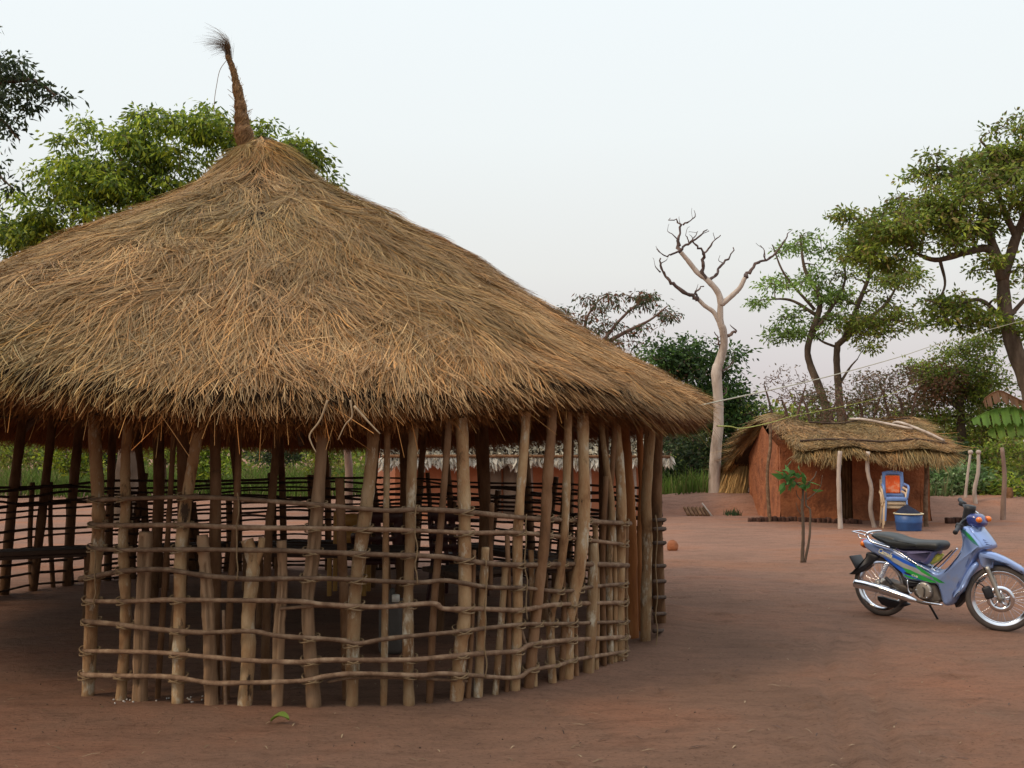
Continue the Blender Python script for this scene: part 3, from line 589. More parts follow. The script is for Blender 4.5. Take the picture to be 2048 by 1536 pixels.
def chair(base, yaw, mk, label, holes=True, z0=0.0, seat_h=.43, nleg=True, cat='chair', group=None):
    """moulded plastic armchair facing local -y"""
    t_ = thing('plastic_chair', label, cat, (base[0], base[1], base[2] + z0), group)
    c_, s_ = math.cos(yaw), math.sin(yaw); o = np.array((base[0], base[1], base[2] + z0))
    def W(p): p = np.asarray(p, float).reshape(-1, 3); return np.stack([p[:, 0] * c_ - p[:, 1] * s_, p[:, 0] * s_ + p[:, 1] * c_, p[:, 2]], -1) + o
    rotm = np.array(((c_, -s_, 0), (s_, c_, 0), (0, 0, 1)))
    mb = MB(); mb.box(W((0, 0, seat_h))[0], (.42, .42, .025), rotm)
    for q in (-.2, .2): mb.box(W((q, 0, seat_h - .02))[0], (.022, .43, .05), rotm)
    mb.box(W((0, -.205, seat_h - .025))[0], (.43, .022, .06), rotm); mb.box(W((0, .205, seat_h - .02))[0], (.43, .02, .05), rotm)
    bevel(mb.build('seat', M[mk], t_, smooth=False), .012)
    def tube(pts, r_, nm, fl=.45, par=t_):
        mb = MB(); mb.tube(W(crom(pts, 5)), r_, 8, flat=fl); return mb.build(nm, M[mk], par)
    for sx in (-1, 1):
        mb = MB()
        for (x0, x1, wd) in (((sx * .235, -.23), (sx * .205, -.19), .06), ((sx * .235, .25), (sx * .2, .19), .06)):
            a = np.array((*x0, 0)); b = np.array((*x1, seat_h))
            mbl = MB(); V = []
            for p, k in ((a, .032), (b, wd * .62)):
                V += [p + np.array((dx * k, dy * k, 0)) for dx, dy in ((-.5, -.5), (.5, -.5), (.5, .5), (-.5, .5))]
            mbl.add(W(V), [[[0, 3, 2, 1], [4, 5, 6, 7], [0, 1, 5, 4], [1, 2, 6, 5], [2, 3, 7, 6], [3, 0, 4, 7]]])
            bevel(mbl.build('leg', M[mk], t_, smooth=False), .008)
        tube([(sx * .215, -.19, seat_h - .02), (sx * .25, -.19, seat_h + .15), (sx * .255, -.12, seat_h + .22), (sx * .25, .05, seat_h + .23), (sx * .225, .2, seat_h + .25)], .024, 'armrest', 1.0)
    # back with a frame and an open or filled panel, leaning back
    def bk(x, h): return np.array((x * (1 - .12 * max(0, h - .3)), .2 + .16 * h + .05 * (1 - (x / .23) ** 2), seat_h + h))
    n = 11; mb = MB(); xs = np.linspace(-.225, .225, n); hs = np.linspace(.0, .47, n); V = []; Fq = []
    for yy in (0, .016):
        for h in hs:
            for x in xs:
                hh = h + (.03 * (1 - (x / .225) ** 2) if h > .45 else 0); V.append(bk(x, hh) + np.array((0, yy, 0)))
    for a in range(n - 1):
        for b in range(n - 1):
            hole = holes and 2 <= b <= n - 4 + 1 and 1 <= a <= n - 3 and (b % 2 == 0 and a % 2 == 1)
            if holes == 'panel': hole = 2 <= b <= n - 4 and 2 <= a <= n - 3
            if hole: continue
            q = [a * n + b, a * n + b + 1, (a + 1) * n + b + 1, (a + 1) * n + b]; Fq.append(q); Fq.append([k + n * n for k in q[::-1]])
    # rim walls from boundary edges
    cnt = {}
    for f in Fq:
        if f[0] < n * n and max(f) < n * n:
            for k in range(4): cnt[(f[k], f[(k + 1) % 4])] = 1
    for (a, b) in list(cnt):
        if (b, a) not in cnt: Fq.append([b, a, a + n * n, b + n * n])
    mb.add(W(V), [Fq]); back = mb.build('backrest', M[mk], t_, smooth=False)
    if holes == 'panel':
        mb = MB(); V = []; ux = np.linspace(-.15, .15, 9); uh = np.linspace(.07, .405, 11)
        for h in uh:
            for x in ux: V.append(bk(x, h) + np.array((0, -.012 + .012 * (vnoise(np.array([x * 22]), np.array([h * 18]), 61)[0]), 0)))
        i = np.arange(10)[:, None] * 9 + np.arange(8)[None]; mb.add(W(V), [np.stack([i, i + 1, i + 10, i + 9], -1).reshape(-1, 4)])
        o_ = mb.build('cloth_panel', M['cloth'], back); m_ = o_.modifiers.new('thick', 'SOLIDIFY'); m_.thickness = .01
    return t_
plank_bench((-3.9, 11.6), (-3.3, 12.0), .45, .36, 'short dark plank bench by the back fence left of the middle post')
plank_bench((-.6, 8.6), (.5, 9.3), .55, .58, 'dark plank table inside the lattice just left of the doorway', 'table', 'table')
chair((-1.35, 10.7, 0), R(190), 'redchair', 'dark plastic chair with pierced back inside the pavilion, left of the other')
chair((-.55, 10.9, 0), R(160), 'redchair', 'dark plastic chair with pierced back inside the pavilion near the doorway')
# yellow low wooden chair
yb = np.array((-1.72, 11.2, 0)); t_ = thing('wooden_chair', 'small yellow wooden chair glimpsed through the front lattice', 'chair', yb)
mb = MB(); mb.box(yb + (0, 0, .42), (.4, .4, .04)); bevel(mb.build('seat', M['yellow'], t_, smooth=False), .006)
for sx in (-1, 1):
    for sy in (-1, 1):
        mb = MB(); h = .85 if sy > 0 else .41; mb.box(yb + (sx * .18, sy * .18, h / 2), (.045, .045, h)); bevel(mb.build('leg', M['yellow'], t_, smooth=False), .005)
mb = MB()
for z in (.58, .76): mb.box(yb + (0, .182, z), (.315, .03, .13))
mb.box(yb + (0, .205, .68), (.06, .02, .3)); mb.build('backrest', M['yellow'], t_, smooth=False)
# grey jerry can standing inside the lattice
jb = G(783, 1330); jb[1] += .45; jb[0] -= .05; jb[2] = onz(jb[0], jb[1]); t_ = thing('jerry_can', 'grey plastic jerry can standing inside the front lattice', 'jerry can', jb)
mb = MB(); mb.box(jb + (0, 0, .2), (.18, .26, .40)); bevel(mb.build('body', M['greycloth'], t_, smooth=False), .04, 3)
mb = MB(); mb.tube(crom([jb + (0, -.08, .39), jb + (0, -.06, .46), jb + (0, .05, .46), jb + (0, .09, .39)], 5), .017, 8); mb.build('handle', M['greycloth'], t_)
mb = MB(); mb.lathe([(.03, 0), (.03, .05), (.022, .055)], jb + (.04, -.1, .395)); mb.build('cap', M['white'], t_)

# ------------------------------------------------------------------ mud hut with the thatched lean-to
HX0, HX1, HY0, HY1 = 5.40, 8.40, 21.2, 24.0
HUT = thing('mud_hut', 'small red mud hut with sagging thatch propped on crooked poles', 'hut', (6.9, 22.6, onz(6.9, 22.0)))
def wall_grid(mbd, a, b, z0, zt, th=.18, nseg=24, nz=12, seed=0):
    """wall from a to b (xy), uneven faces, zt(u) the top"""
    a = np.array(a, float); b = np.array(b, float); d = (b - a) / np.linalg.norm(b - a); nn = np.array((d[1], -d[0])); ln = np.linalg.norm(b - a)
    for side in (0, 1):
        V = []
        for k in range(nz + 1):
            for q in range(nseg + 1):
                u = q / nseg; z = z0 + (zt(u) - z0) * k / nz; off = .035 * (vnoise(np.array([u * ln * 2.3]), np.array([z * 2.7]), seed + side)[0] - .5) + .02 * (vnoise(np.array([u * ln * 7]), np.array([z * 8]), seed + 3)[0] - .5)
                off += .05 * max(0, 1 - (z - z0) / .35) ** 2
                p = a + d * ln * u + nn * (off if side == 0 else -th + 0 * off); V.append((p[0], p[1], z))
        i = np.arange(nz)[:, None] * (nseg + 1) + np.arange(nseg)[None]; q = np.stack([i, i + 1, i + nseg + 2, i + nseg + 1], -1).reshape(-1, 4)
        mbd.add(V, [q if side == 0 else q[:, ::-1]])
def ridge_z(x): return 2.04 + .10 * np.exp(-((x - 5.6) / .5) ** 2) - .13 * np.exp(-((x - 6.7) / .7) ** 2) + .03 * np.exp(-((x - 8.4) / .4) ** 2)
def hroof(q, t, back=False):
    """q 0..1 along the ridge, t 0 ridge .. 1 eave"""
    xr = 5.52 + q * 3.08
    if not back:
        xe = 5.42 + q * 2.82; ye, ze = 19.75, 1.47
    else:
        xe = 4.95 + q * 3.7; ye, ze = 24.75, .93
    zr = ridge_z(xr); x = xr + (xe - xr) * t; y = 22.55 + (ye - 22.55) * t
    z = zr + (ze - zr) * t + .10 * np.sin(t * np.pi) * (.6 if not back else .3) + .11 * (vnoise(q * 6, t * 3 + (7 if back else 0), 71) - .5) * (.3 + t)
    return np.stack([x, y, z], -1)
G0 = onz(6.9, 22) - .05
mb = MB()
wall_grid(mb, (HX0, HY0), (6.62, HY0), G0, lambda u: 1.62, seed=100)
wall_grid(mb, (6.86, HY0 + .05), (HX1, HY0), G0, lambda u: 1.62, seed=110)
wall_grid(mb, (6.60, HY0 + .12), (6.90, HY0 + .12), 1.32, lambda u: 1.62, seed=112, nseg=4, nz=2)
wall_grid(mb, (HX0, HY1), (HX0, HY0), G0, lambda u: 1.42 + .5 * (1 - abs(2 * u - 1)), seed=120)
wall_grid(mb, (HX1, HY0), (HX1, HY1), G0, lambda u: 1.42 + .5 * (1 - abs(2 * u - 1)), seed=130)
wall_grid(mb, (HX1, HY1), (HX0, HY1), G0, lambda u: 1.3, seed=140)
mb.build('wall', M['mud'], HUT)
mb = MB()
for k in range(4): mb.box((6.635 + k * .068, HY0 + .13, (G0 + 1.32) / 2 + .02), (.062, .03, 1.3))
bevel(mb.build('door', M['darkbark'], HUT, smooth=False), .006)
mb = MB(); Q, Tt = np.meshgrid(np.linspace(0.01, .99, 40), np.linspace(0, .97, 14))
for bk in (False, True):
    a = hroof(Q, Tt, bk); b = a - np.array((0, 0, .12)); V = np.concatenate([a.reshape(-1, 3), b.reshape(-1, 3)]); i = np.arange(13)[:, None] * 40 + np.arange(39)[None]
    q = np.stack([i, i + 1, i + 41, i + 40], -1).reshape(-1, 4); o = 560
    e1 = np.array([[13 * 40 + k, 13 * 40 + k + 1, 13 * 40 + k + 1 + o, 13 * 40 + k + o] for k in range(39)]); e2 = np.array([[k * 40, (k + 1) * 40, (k + 1) * 40 + o, k * 40 + o] for k in range(13)]); e3 = e2 + 39
    mb.add(V, [q, q[:, ::-1] + o, e1, e2[:, ::-1], e3])
HR = mb.build('thatch_roof', M['strawbed'], HUT)
def hstrands(n, back, lenr, wid, lift, jit, fringe=False):
    K = 4; fr = np.linspace(0, 1, K); q0 = RNG.uniform(-.01, 1.01, n); Ls = RNG.uniform(*lenr, n)
    t0 = RNG.uniform(-.05, .93, n) if not fringe else RNG.uniform(.74, 1.0, n)
    fl = (vnoise(q0 * 14, t0 * 5, 73) - .5) * 1.2; ang = fl * jit + RNG.normal(0, .25 * jit, n); sl = 3.05
    t = t0[:, None] + fr * (Ls / sl)[:, None] * np.cos(ang)[:, None]; qq = q0[:, None] + fr * (np.sin(ang) * Ls / 3.1)[:, None] + fr ** 2 * RNG.normal(0, .012, (n, 1))
    if not fringe: tm = 1.0 + RNG.uniform(-.02, .06, (n, 1)); t = np.minimum(t, tm + .1 * (t - tm) * (t > tm))
    p = hroof(qq.ravel(), t.ravel(), back).reshape(n, K, 3)
    clump = vnoise(q0 * 40, t0 * 6, 74)[:, None]
    p[..., 2] += lift * (.2 + .8 * clump) * (.3 + .7 * fr) + RNG.uniform(-.01, .02, (n, 1))
    rag = .07 + .22 * vnoise(q0 * 9, q0 * 0, 75)
    if fringe: p[..., 2] -= (fr ** 1.3) * rag[:, None] * RNG.uniform(.4, 1.2, (n, 1)) + RNG.uniform(0, .1, (n, 1))
    tan = nrm(p[:, -1] - p[:, 0]); side = nrm(np.cross(tan, np.array((0, -.3, 1)) + RNG.normal(0, .35, (n, 3))))
    c = straw_cols(n, q0 * 3, t0) * np.array((.86, .86, .86))
    return p, RNG.uniform(*wid, n), side, c
mb = MB()
for bk in (False, True):
    mb.ribbons(*hstrands(15000, bk, (.5, 1.1), (.008, .014), .05, .6), taper=(.7, 1, .9, .4)); mb.ribbons(*hstrands(6000, bk, (.3, .8), (.006, .011), .09, 1.1), taper=(.7, 1, .9, .4))
    mb.ribbons(*hstrands(8000, bk, (.25, .55), (.007, .012), .02, .8, True), taper=(.8, 1, .9, .4))
# gable edges and ridge tufts
for bk in (False, True):
    for qe_, sg in ((0, -1), (1, 1)):
        n = 900; t0 = RNG.uniform(0, .95, n); fr = np.linspace(0, 1, 4); p = hroof(np.full((n, 4), qe_ * 1.0).ravel() + (fr * sg * RNG.uniform(.0, .03, (n, 1))).ravel(), (t0[:, None] + fr * RNG.uniform(.05, .2, (n, 1))).ravel(), bk).reshape(n, 4, 3)
        p[..., 2] -= fr * RNG.uniform(-.02, .16, (n, 1)) + RNG.uniform(-.03, .1, (n, 1)); mb.ribbons(p, RNG.uniform(.01, .016, n), nrm(RNG.normal(size=(n, 3))), straw_cols(n, t0, t0) * .8, (1, 1, .8, .4))
tag(mb.build('straw_cover', M['straw'], HUT, smooth=False))
def hpole(pts, r, m, nm, taper=.8):
    mb = MB(); mb.tube(crom(pts, 6), [r, r * taper], 8, .15); return mb.build(nm, M[m], HUT)
def zsurf(q, t, up=.07): p = hroof(np.array(q), np.array(t)); return p + np.array((0, 0, up))
hpole([zsurf(q, .90, .06 + random.uniform(0, .02)) for q in (.02, .2, .4, .6, .8, 1.0)], .022, 'darkstick', 'tie_pole')
hpole([zsurf(q, .13, .06 + random.uniform(0, .02)) for q in (.25, .45, .6, .8, .95)], .020, 'darkstick', 'tie_pole')
hpole([P(1700, 838, 22.4), zsurf(.62, .3, .12), zsurf(.82, .72, .12)], .030, 'deadwood', 'weight_pole')
hpole([P(1778, 852, 22.3), zsurf(.80, .45, .13), zsurf(.90, .75, .11), zsurf(.99, .88, .10)], .030, 'deadwood', 'weight_pole')
def hpost(px, Y, r, m):
    pts = [P(u, v, Y) for u, v in px]; pts[0][2] = onz(pts[0][0], pts[0][1]) - .05; hpole(pts, r, m, 'prop_post')
hpost([(1540,1042),(1536,990),(1535,940),(1541,890),(1540,836)], 20.95, .036, 'stick')
hpost([(1681,1062),(1679,1010),(1677,950),(1680,902)], 19.2, .048, 'deadwood')
hpost([(1750,1054),(1741,1018),(1743,980),(1735,940),(1736,903)], 19.55, .046, 'deadwood')
hpost([(1852,1050),(1851,1000),(1853,950),(1852,905)], 19.9, .046, 'stick')
# kerb of dark stones at the foot
for k in range(26):
    x = 4.72 + k * .083; y = 20.98 - .35 * sstep(5.6, 6.6, x) + random.uniform(-.03, .03); z = onz(x, y); mb = MB()
    mb.box((x, y, z + .03), (.078, .12, random.uniform(.09, .15)), Euler((0, random.uniform(-.1, .1), random.uniform(-.3, .3)))); o = bevel(mb.build('kerb_stone', M['stone'], None, smooth=False, loc=(x, y, z)), .015)
    tag(o, 'dark mud brick in the long row along the foot of the hut', 'brick', 'bricks edging the hut')
for k in range(9):
    x = 8.50 + k * .085; y = 20.6 + random.uniform(-.03, .03); z = onz(x, y); mb = MB(); mb.box((x, y, z + .05), (.08, .13, random.uniform(.12, .18)), Euler((0, random.uniform(-.1, .1), random.uniform(-.3, .3))))
    tag(bevel(mb.build('kerb_stone', M['stone'], None, smooth=False, loc=(x, y, z)), .015), 'dark mud brick in the short row right of the hut', 'brick', 'bricks right of the hut')

# chairs, tub
def yb_(x, y): return (x, y, onz(x, y))
cb = P(1790, 1000, 19.3); cx, cy = cb[0], 19.3
chair(yb_(cx - .025, cy + .06), R(-13), 'creampl', 'cream plastic armchair at the bottom of the stack under the blue one', holes='open', cat='chair', group='stacked plastic chairs')
chair(yb_(cx - .012, cy + .03), R(-13), 'creampl', 'cream plastic armchair in the middle of the stack beneath the blue one', holes='open', z0=.07, group='stacked plastic chairs')
chair(yb_(cx, cy), R(-13), 'bluepl', 'blue plastic armchair with orange cloth back panel topping the stack by the hut', holes='panel', z0=.14, group='stacked plastic chairs')
for o in COL.objects:
    if o.get('group') == 'stacked plastic chairs': o.scale = (.84, .9, .97)
tb = P(1817, 1030, 18.85); tb = np.array((tb[0], 18.85, onz(tb[0], 18.85)))
TSC = .88
TUB = thing('plastic_tub', 'blue plastic tub with cream rim heaped with dark cloth, in front of the stacked chairs', 'tub', tb)
mb = MB(); mb.lathe([(.18, 0), (.235, .0), (.245, .02), (.255, .15), (.262, .16), (.262, .2), (.258, .21), (.272, .34), (.262, .34), (.245, .15), (.22, .03), (.1, .03)], tb, seg=36); mb.build('basin', M['tub'], TUB); TUB.scale = (TSC, TSC, TSC)
mb = MB(); an = np.linspace(0, 2 * np.pi, 40); mb.tube(np.stack([tb[0] + .282 * np.cos(an), tb[1] + .282 * np.sin(an), np.full(40, tb[2] + .345)], -1), .014, 8, cap=False); mb.build('rim', M['rim'], TUB)
gu, gr = np.meshgrid(np.linspace(0, 2 * np.pi, 40), np.linspace(.01, 1, 14)); hh_ = .33 + .12 * (1 - gr ** 1.6) * (.7 + .9 * vnoise(np.cos(gu) * gr * 2.5 + 9, np.sin(gu) * gr * 2.5, 81)) + .02 * vnoise(np.cos(gu) * gr * 9, np.sin(gu) * gr * 9, 82)
V = np.stack([tb[0] - .02 + .262 * gr * np.cos(gu), tb[1] + .262 * gr * np.sin(gu), tb[2] + hh_], -1); i = np.arange(13)[:, None] * 40 + np.arange(39)[None]
mb = MB(); mb.add(V.reshape(-1, 3), [np.stack([i, i + 1, i + 41, i + 40], -1).reshape(-1, 4)]); o = mb.build('cloth_heap', M['navy'], None, loc=tb); o.scale = (TSC, TSC, TSC); tag(o, 'heap of navy washing piled in the blue tub', 'washing')

# straw sheaves leaning behind the dead tree, left of the hut
for k, (u, v, Y, h_, r_) in enumerate(((1447, 1000, 24.6, .66, .26), (1473, 1002, 24.4, .74, .26), (1425, 1000, 24.9, .5, .22))):
    b = G(u, v); b = np.array((P(u, v, Y)[0], Y, 0)); b[2] = onz(b[0], b[1]); n = 1500; a = RNG.uniform(0, 6.28, n); rr_ = r_ * np.sqrt(RNG.uniform(0, 1, n)); fr = np.linspace(0, 1, 4)
    p0 = b + np.stack([rr_ * np.cos(a), rr_ * .7 * np.sin(a), 0 * a], -1); tp = b + np.array((.22, .1, h_)) + np.stack([.3 * rr_ * np.cos(a), .3 * rr_ * np.sin(a), RNG.uniform(-.2, .08, n)], -1)
    p = p0[:, None] + (tp - p0)[:, None] * fr[None, :, None]; p[..., 0] += (np.sin(fr * 3.1) * RNG.normal(0, .025, (n, 1)))
    mb = MB(); mb.ribbons(p, RNG.uniform(.012, .02, n), nrm(RNG.normal(size=(n, 3))), np.array((.62, .40, .16)) * RNG.uniform(.5, 1.3, (n, 1)), (1, 1, .8, .4))
    tag(mb.build('straw_sheaf', M['straw'], None, smooth=False, loc=b), ('tall golden straw sheaf leaning beside the dead tree trunk', 'golden straw sheaf standing against the gable of the mud hut', 'short straw sheaf just left of the dead tree trunk')[k], 'straw sheaf', 'straw sheaves by the hut')

# ------------------------------------------------------------------ second mud house seen through the pavilion
H2 = thing('mud_house', 'long pinkish mud house behind the pavilion, fringed with pale dry leaves', 'house', (0, 22.4, onz(0, 22.4)))
A = np.array((P(790, 1000, 21.6)[0], 21.6)); B = np.array((P(1287, 1000, 22.6)[0], 22.6)); dd_ = (B - A) / np.linalg.norm(B - A); nn_ = np.array((-dd_[1], dd_[0])); D = A + nn_ * 3.0; E_ = B + nn_ * 3.0
D = np.array((P(748, 1000, 24.4)[0], 24.4))
mb = MB(); wall_grid(mb, A, B, -.1, lambda u: 1.3, seed=200, nseg=40); wall_grid(mb, D, A, -.1, lambda u: 1.3 + .5 * (1 - abs(2 * u - 1)), seed=210); wall_grid(mb, B, E_, -.1, lambda u: 1.3, seed=220); wall_grid(mb, E_, D, -.1, lambda u: 1.3, seed=230)
mb.build('wall', M['mud2'], H2)
def onface(s, z, off): p = A + dd_ * s - nn_ * off; return np.array((p[0], p[1], z))
LN = np.linalg.norm(B - A); yaw2 = math.atan2(dd_[1], dd_[0])
for s_ in (1.95, 2.3):
    mb = MB(); mb.box(onface(s_ + .1, .62, .05), (.3, .04, 1.2), Euler((0, 0, yaw2))); mb.build('door_plank', M['door'], H2, smooth=False)
for s_ in (2.75, 3.05, 4.0, 4.98):
    mb = MB(); mb.tube(crom([onface(s_, -.05, .35), onface(s_ + .03, .6, .35), onface(s_, 1.28, .35)], 4), .04, 8, .1); mb.build('prop_post', M['palebark'] if s_ < 3.5 else M['deadwood'], H2)
mb = MB(); rp_ = [(-.35, .45, 1.24), (LN + .35, .45, 1.20)]
a, b = onface(-.35, 1.22, .5), onface(LN + .4, 1.20, .5); c_, d_ = onface(-.2, 2.5, -1.5), onface(LN + .2, 2.5, -1.5); e_, f_ = onface(-.35, 1.1, -3.6), onface(LN + .35, 1.1, -3.6)
dn = np.array((0, 0, -.1)); mb.add([a, b, c_, d_, e_, f_, a + dn, b + dn, c_ + dn, d_ + dn, e_ + dn, f_ + dn], [[[0, 1, 3, 2], [2, 3, 5, 4], [6, 8, 9, 7], [8, 10, 11, 9], [0, 6, 7, 1], [4, 5, 11, 10], [0, 2, 8, 6], [2, 4, 10, 8], [1, 7, 9, 3], [3, 9, 11, 5]]]); mb.build('roof', M['strawbed'], H2, smooth=False)
n = 1500; s_ = RNG.uniform(-.3, LN + .42, n); zz = 1.30 - RNG.uniform(0, .10, n); of = .52 + RNG.uniform(-.05, .06, n)
c = A + dd_ * s_[:, None] - nn_ * of[:, None]; c = np.column_stack([c, zz]); d = nrm(np.column_stack([RNG.normal(0, .35, n), RNG.normal(-.1, .25, n), -np.ones(n)]))
mb = MB(); mb.leaves(c, d, RNG.uniform(.10, .26, n) * (.6 + .7 * vnoise(s_ * 4, s_ * 0, 91)), RNG.uniform(.06, .12, n), np.array((1, 1, 1)) * RNG.uniform(.7, 1.05, (n, 1)))
n = 1600; s_ = RNG.uniform(-.3, LN + .35, n); of = RNG.uniform(-.3, .5, n); c = A + dd_ * s_[:, None] - nn_ * of[:, None]; c = np.column_stack([c, 1.27 + (.5 - of) * .64 + .02]); d = nrm(np.column_stack([RNG.normal(0, .4, n), -np.ones(n), -.4 + RNG.normal(0, .3, n)]))
mb.leaves(c, d, RNG.uniform(.1, .22, n), RNG.uniform(.04, .1, n), np.array((.62, .58, .5)) * RNG.uniform(.5, 1.1, (n, 1)))
mb.build('leaf_fringe', M['paleleaf'], H2, smooth=False)
mb = MB(); mb.tube(crom([onface(-.3, 1.30, .57), onface(LN / 2, 1.29, .58), onface(LN + .4, 1.27, .58)], 5), .03, 8, .15); mb.build('eave_pole', M['darkbark'], H2)

# ------------------------------------------------------------------ trees
def leafpal(kind, n):
    pal = {'sun': [(.22, .28, .02), (.155, .215, .02), (.095, .15, .02), (.29, .33, .035), (.06, .10, .018)],
           'mid': [(.14, .20, .035), (.20, .26, .035), (.10, .15, .032), (.26, .29, .045), (.16, .21, .035), (.20, .16, .06)],
           'dark': [(.035, .075, .02), (.055, .11, .026), (.08, .14, .03), (.03, .055, .018)],
           'fresh': [(.15, .24, .05), (.19, .28, .07), (.11, .17, .045)],
           'red': [(.05, .075, .03), (.075, .09, .035), (.16, .06, .03), (.04, .06, .028), (.11, .07, .04)],
           'brown': [(.13, .085, .05), (.10, .10, .04), (.16, .09, .05), (.07, .085, .03), (.18, .12, .08)],
           'hedge': [(.10, .18, .06), (.14, .22, .09), (.20, .26, .14), (.08, .13, .045)],
           'shade': [(.03, .05, .02), (.045, .07, .025), (.06, .08, .03), (.02, .035, .018)],
           'bare': [(.20, .14, .10), (.16, .12, .08)]}[kind]
    pal = np.array(pal); return pal[RNG.integers(0, len(pal), n)] * RNG.uniform(.75, 1.25, (n, 1))
def tree(name, label, cat, base, limbs, blobs, pal, leaf, bark='treebark', twig=(.05, .008), seg=8, group=None, rust=None, trunkname='trunk'):
    """limbs: [(points, r0, r1)]; blobs: (u, v, Y, ru, rv, ry, clusters) in pixels at depth; leaf: length, width, per cluster, spread, droop"""
    t_ = thing(name, label, cat, base, group); mb = MB(); pool = []; prad = []
    for pts, r0, r1 in limbs:
        c = crom(pts, 6); n = len(c); rr = np.linspace(r0, r1, n) * (1 + .12 * (RNG.random(n) - .5)); rr[0] *= 1.2 if r0 == limbs[0][1] else 1
        mb.tube(c, rr, 9, .08); pool += list(c[n // 4 if r0 == limbs[0][1] else 1:]); prad += list(rr[n // 4 if r0 == limbs[0][1] else 1:])
    cl = []; bi = []; subs = []; nsub = 0
    for k, (u, v, Y, ru, rv, ry, m) in enumerate(blobs):
        ns = max(2, m // 5); sc_ = nrm(RNG.normal(size=(ns, 3))) * (RNG.uniform(0, 1, (ns, 1)) ** .42); su = RNG.integers(0, ns, m); d = sc_[su] + RNG.normal(0, .15, (m, 3)) * (1, 1, .8); subs += list(su + nsub); nsub += ns; c0 = P(u, v, Y); s = Y / F_PX
        cl.append(c0 + d * np.array((ru * s, ry, rv * s))); bi += [k] * m
    cl = np.concatenate(cl)
    pool_a = np.array(pool); dmin = np.array([np.min(np.linalg.norm(pool_a - c, axis=1)) for c in cl])
    pool = list(pool); orig = len(pool)
    PA = np.zeros((len(pool) + len(cl) * 4, 3)); PA[:len(pool)] = pool; PR = np.zeros(len(PA)); PR[:len(pool)] = prad; npool = len(pool)
    for k in np.argsort(dmin):
        c = cl[k]; dv = PA[:npool] - c; ds = np.linalg.norm(dv, axis=1) + .8 * np.maximum(0, dv[:, 2]); b = np.argmin(ds); p0 = PA[b]; r0 = min(twig[0], PR[b] * .75); ln = np.linalg.norm(c - p0)
        m_ = (p0 + c) / 2 + RNG.normal(0, .09, 3) * ln + np.array((0, 0, .06 * ln)); path = crom([p0, m_, c], 3)
        mb.tube(path, [max(r0, twig[1]), twig[1]], 5, .1, cap=False)
        for q in path[2::2]:
            if npool < len(PA): PA[npool] = q; PR[npool] = max(r0 * .7, twig[1]); npool += 1
    mb.build(trunkname, M[bark], t_)
    Lf, Wf, per, spread, droop = leaf
    cnt = np.maximum(1, (per * RNG.uniform(.5, 1.5, len(cl))).astype(int)); idx = np.repeat(np.arange(len(cl)), cnt); n = len(idx)
    off = RNG.normal(size=(n, 3)) * spread * np.array((1, 1, .5)); c = cl[idx] + off
    d = nrm(nrm(off + 1e-6) * .9 + RNG.normal(0, .5, (n, 3)) + np.array((0, 0, -droop)))
    cols = leafpal(pal, n); tone = RNG.uniform(.8, 1.2, len(cl)) * RNG.uniform(.68, 1.38, nsub)[np.array(subs)] * (.8 + .4 * vnoise(cl[:, 0] * 1.3, cl[:, 2] * 1.3, 95)); cols = cols * tone[idx][:, None]
    if rust is not None:
        rm = np.array([b_ in rust for b_ in bi])[idx]; cols[rm] = leafpal('brown', int(rm.sum())) * np.array((1.1, .85, .8))
    mb = MB(); mb.leaves(c, d, RNG.uniform(.65, 1.3, n) * Lf, RNG.uniform(.7, 1.2, n) * Wf, cols); mb.build('crown', M['leaf'], t_, smooth=False)
    return t_
def px(pts, Y): return [P(u, v, Y + (q[0] if q else 0)) for u, v, *q in pts]
def tbase(u, Y, dz=0): x = P(u, 1000, Y)[0]; return np.array((x, Y, onz(x, Y) + dz))

# broad tree behind the pavilion, left
b = tbase(250, 20.4); Y = 20.4
tree('leafy_tree', 'broad tree with bright drooping leaves rising behind the left of the pavilion roof', 'tree', b,
     [([b - (0, 0, .1), *px([(255, 960), (262, 860), (262, 700), (270, 600)], Y)], .26, .16), (px([(264, 690), (210, 600), (150, 520), (90, 440)], Y), .13, .04), (px([(268, 620), (330, 500), (420, 390), (520, 310), (600, 290)], Y), .13, .03),
      (px([(270, 600), (290, 480), (270, 370), (230, 300)], Y), .12, .03), (px([(266, 650), (380, 560), (480, 470), (600, 380)], Y), .10, .03), (px([(264, 650), (180, 560), (90, 500), (20, 480)], Y), .08, .03)],
     [(200, 330, Y, 130, 75, 1.0, 136), (95, 400, Y, 75, 85, .9, 77), (70, 480, Y, 80, 50, .9, 54), (330, 300, Y, 110, 70, 1.0, 109), (250, 420, Y, 150, 90, 1.2, 154), (400, 260, Y, 70, 45, .7, 54), (480, 270, Y, 60, 45, .7, 40), (590, 300, Y, 60, 40, .6, 32), (610, 330, Y, 50, 35, .6, 18),
      (530, 340, Y, 90, 70, .9, 63), (360, 400, Y, 110, 80, 1, 81), (665, 370, Y, 30, 18, .3, 8), (20, 450, Y, 40, 60, .6, 22), (425, 218, Y, 25, 14, .3, 6), (170, 250, Y, 30, 14, .3, 7), (280, 240, Y, 40, 18, .4, 10)],
     'sun', (.135, .05, 30, .14, .9), twig=(.035, .006))
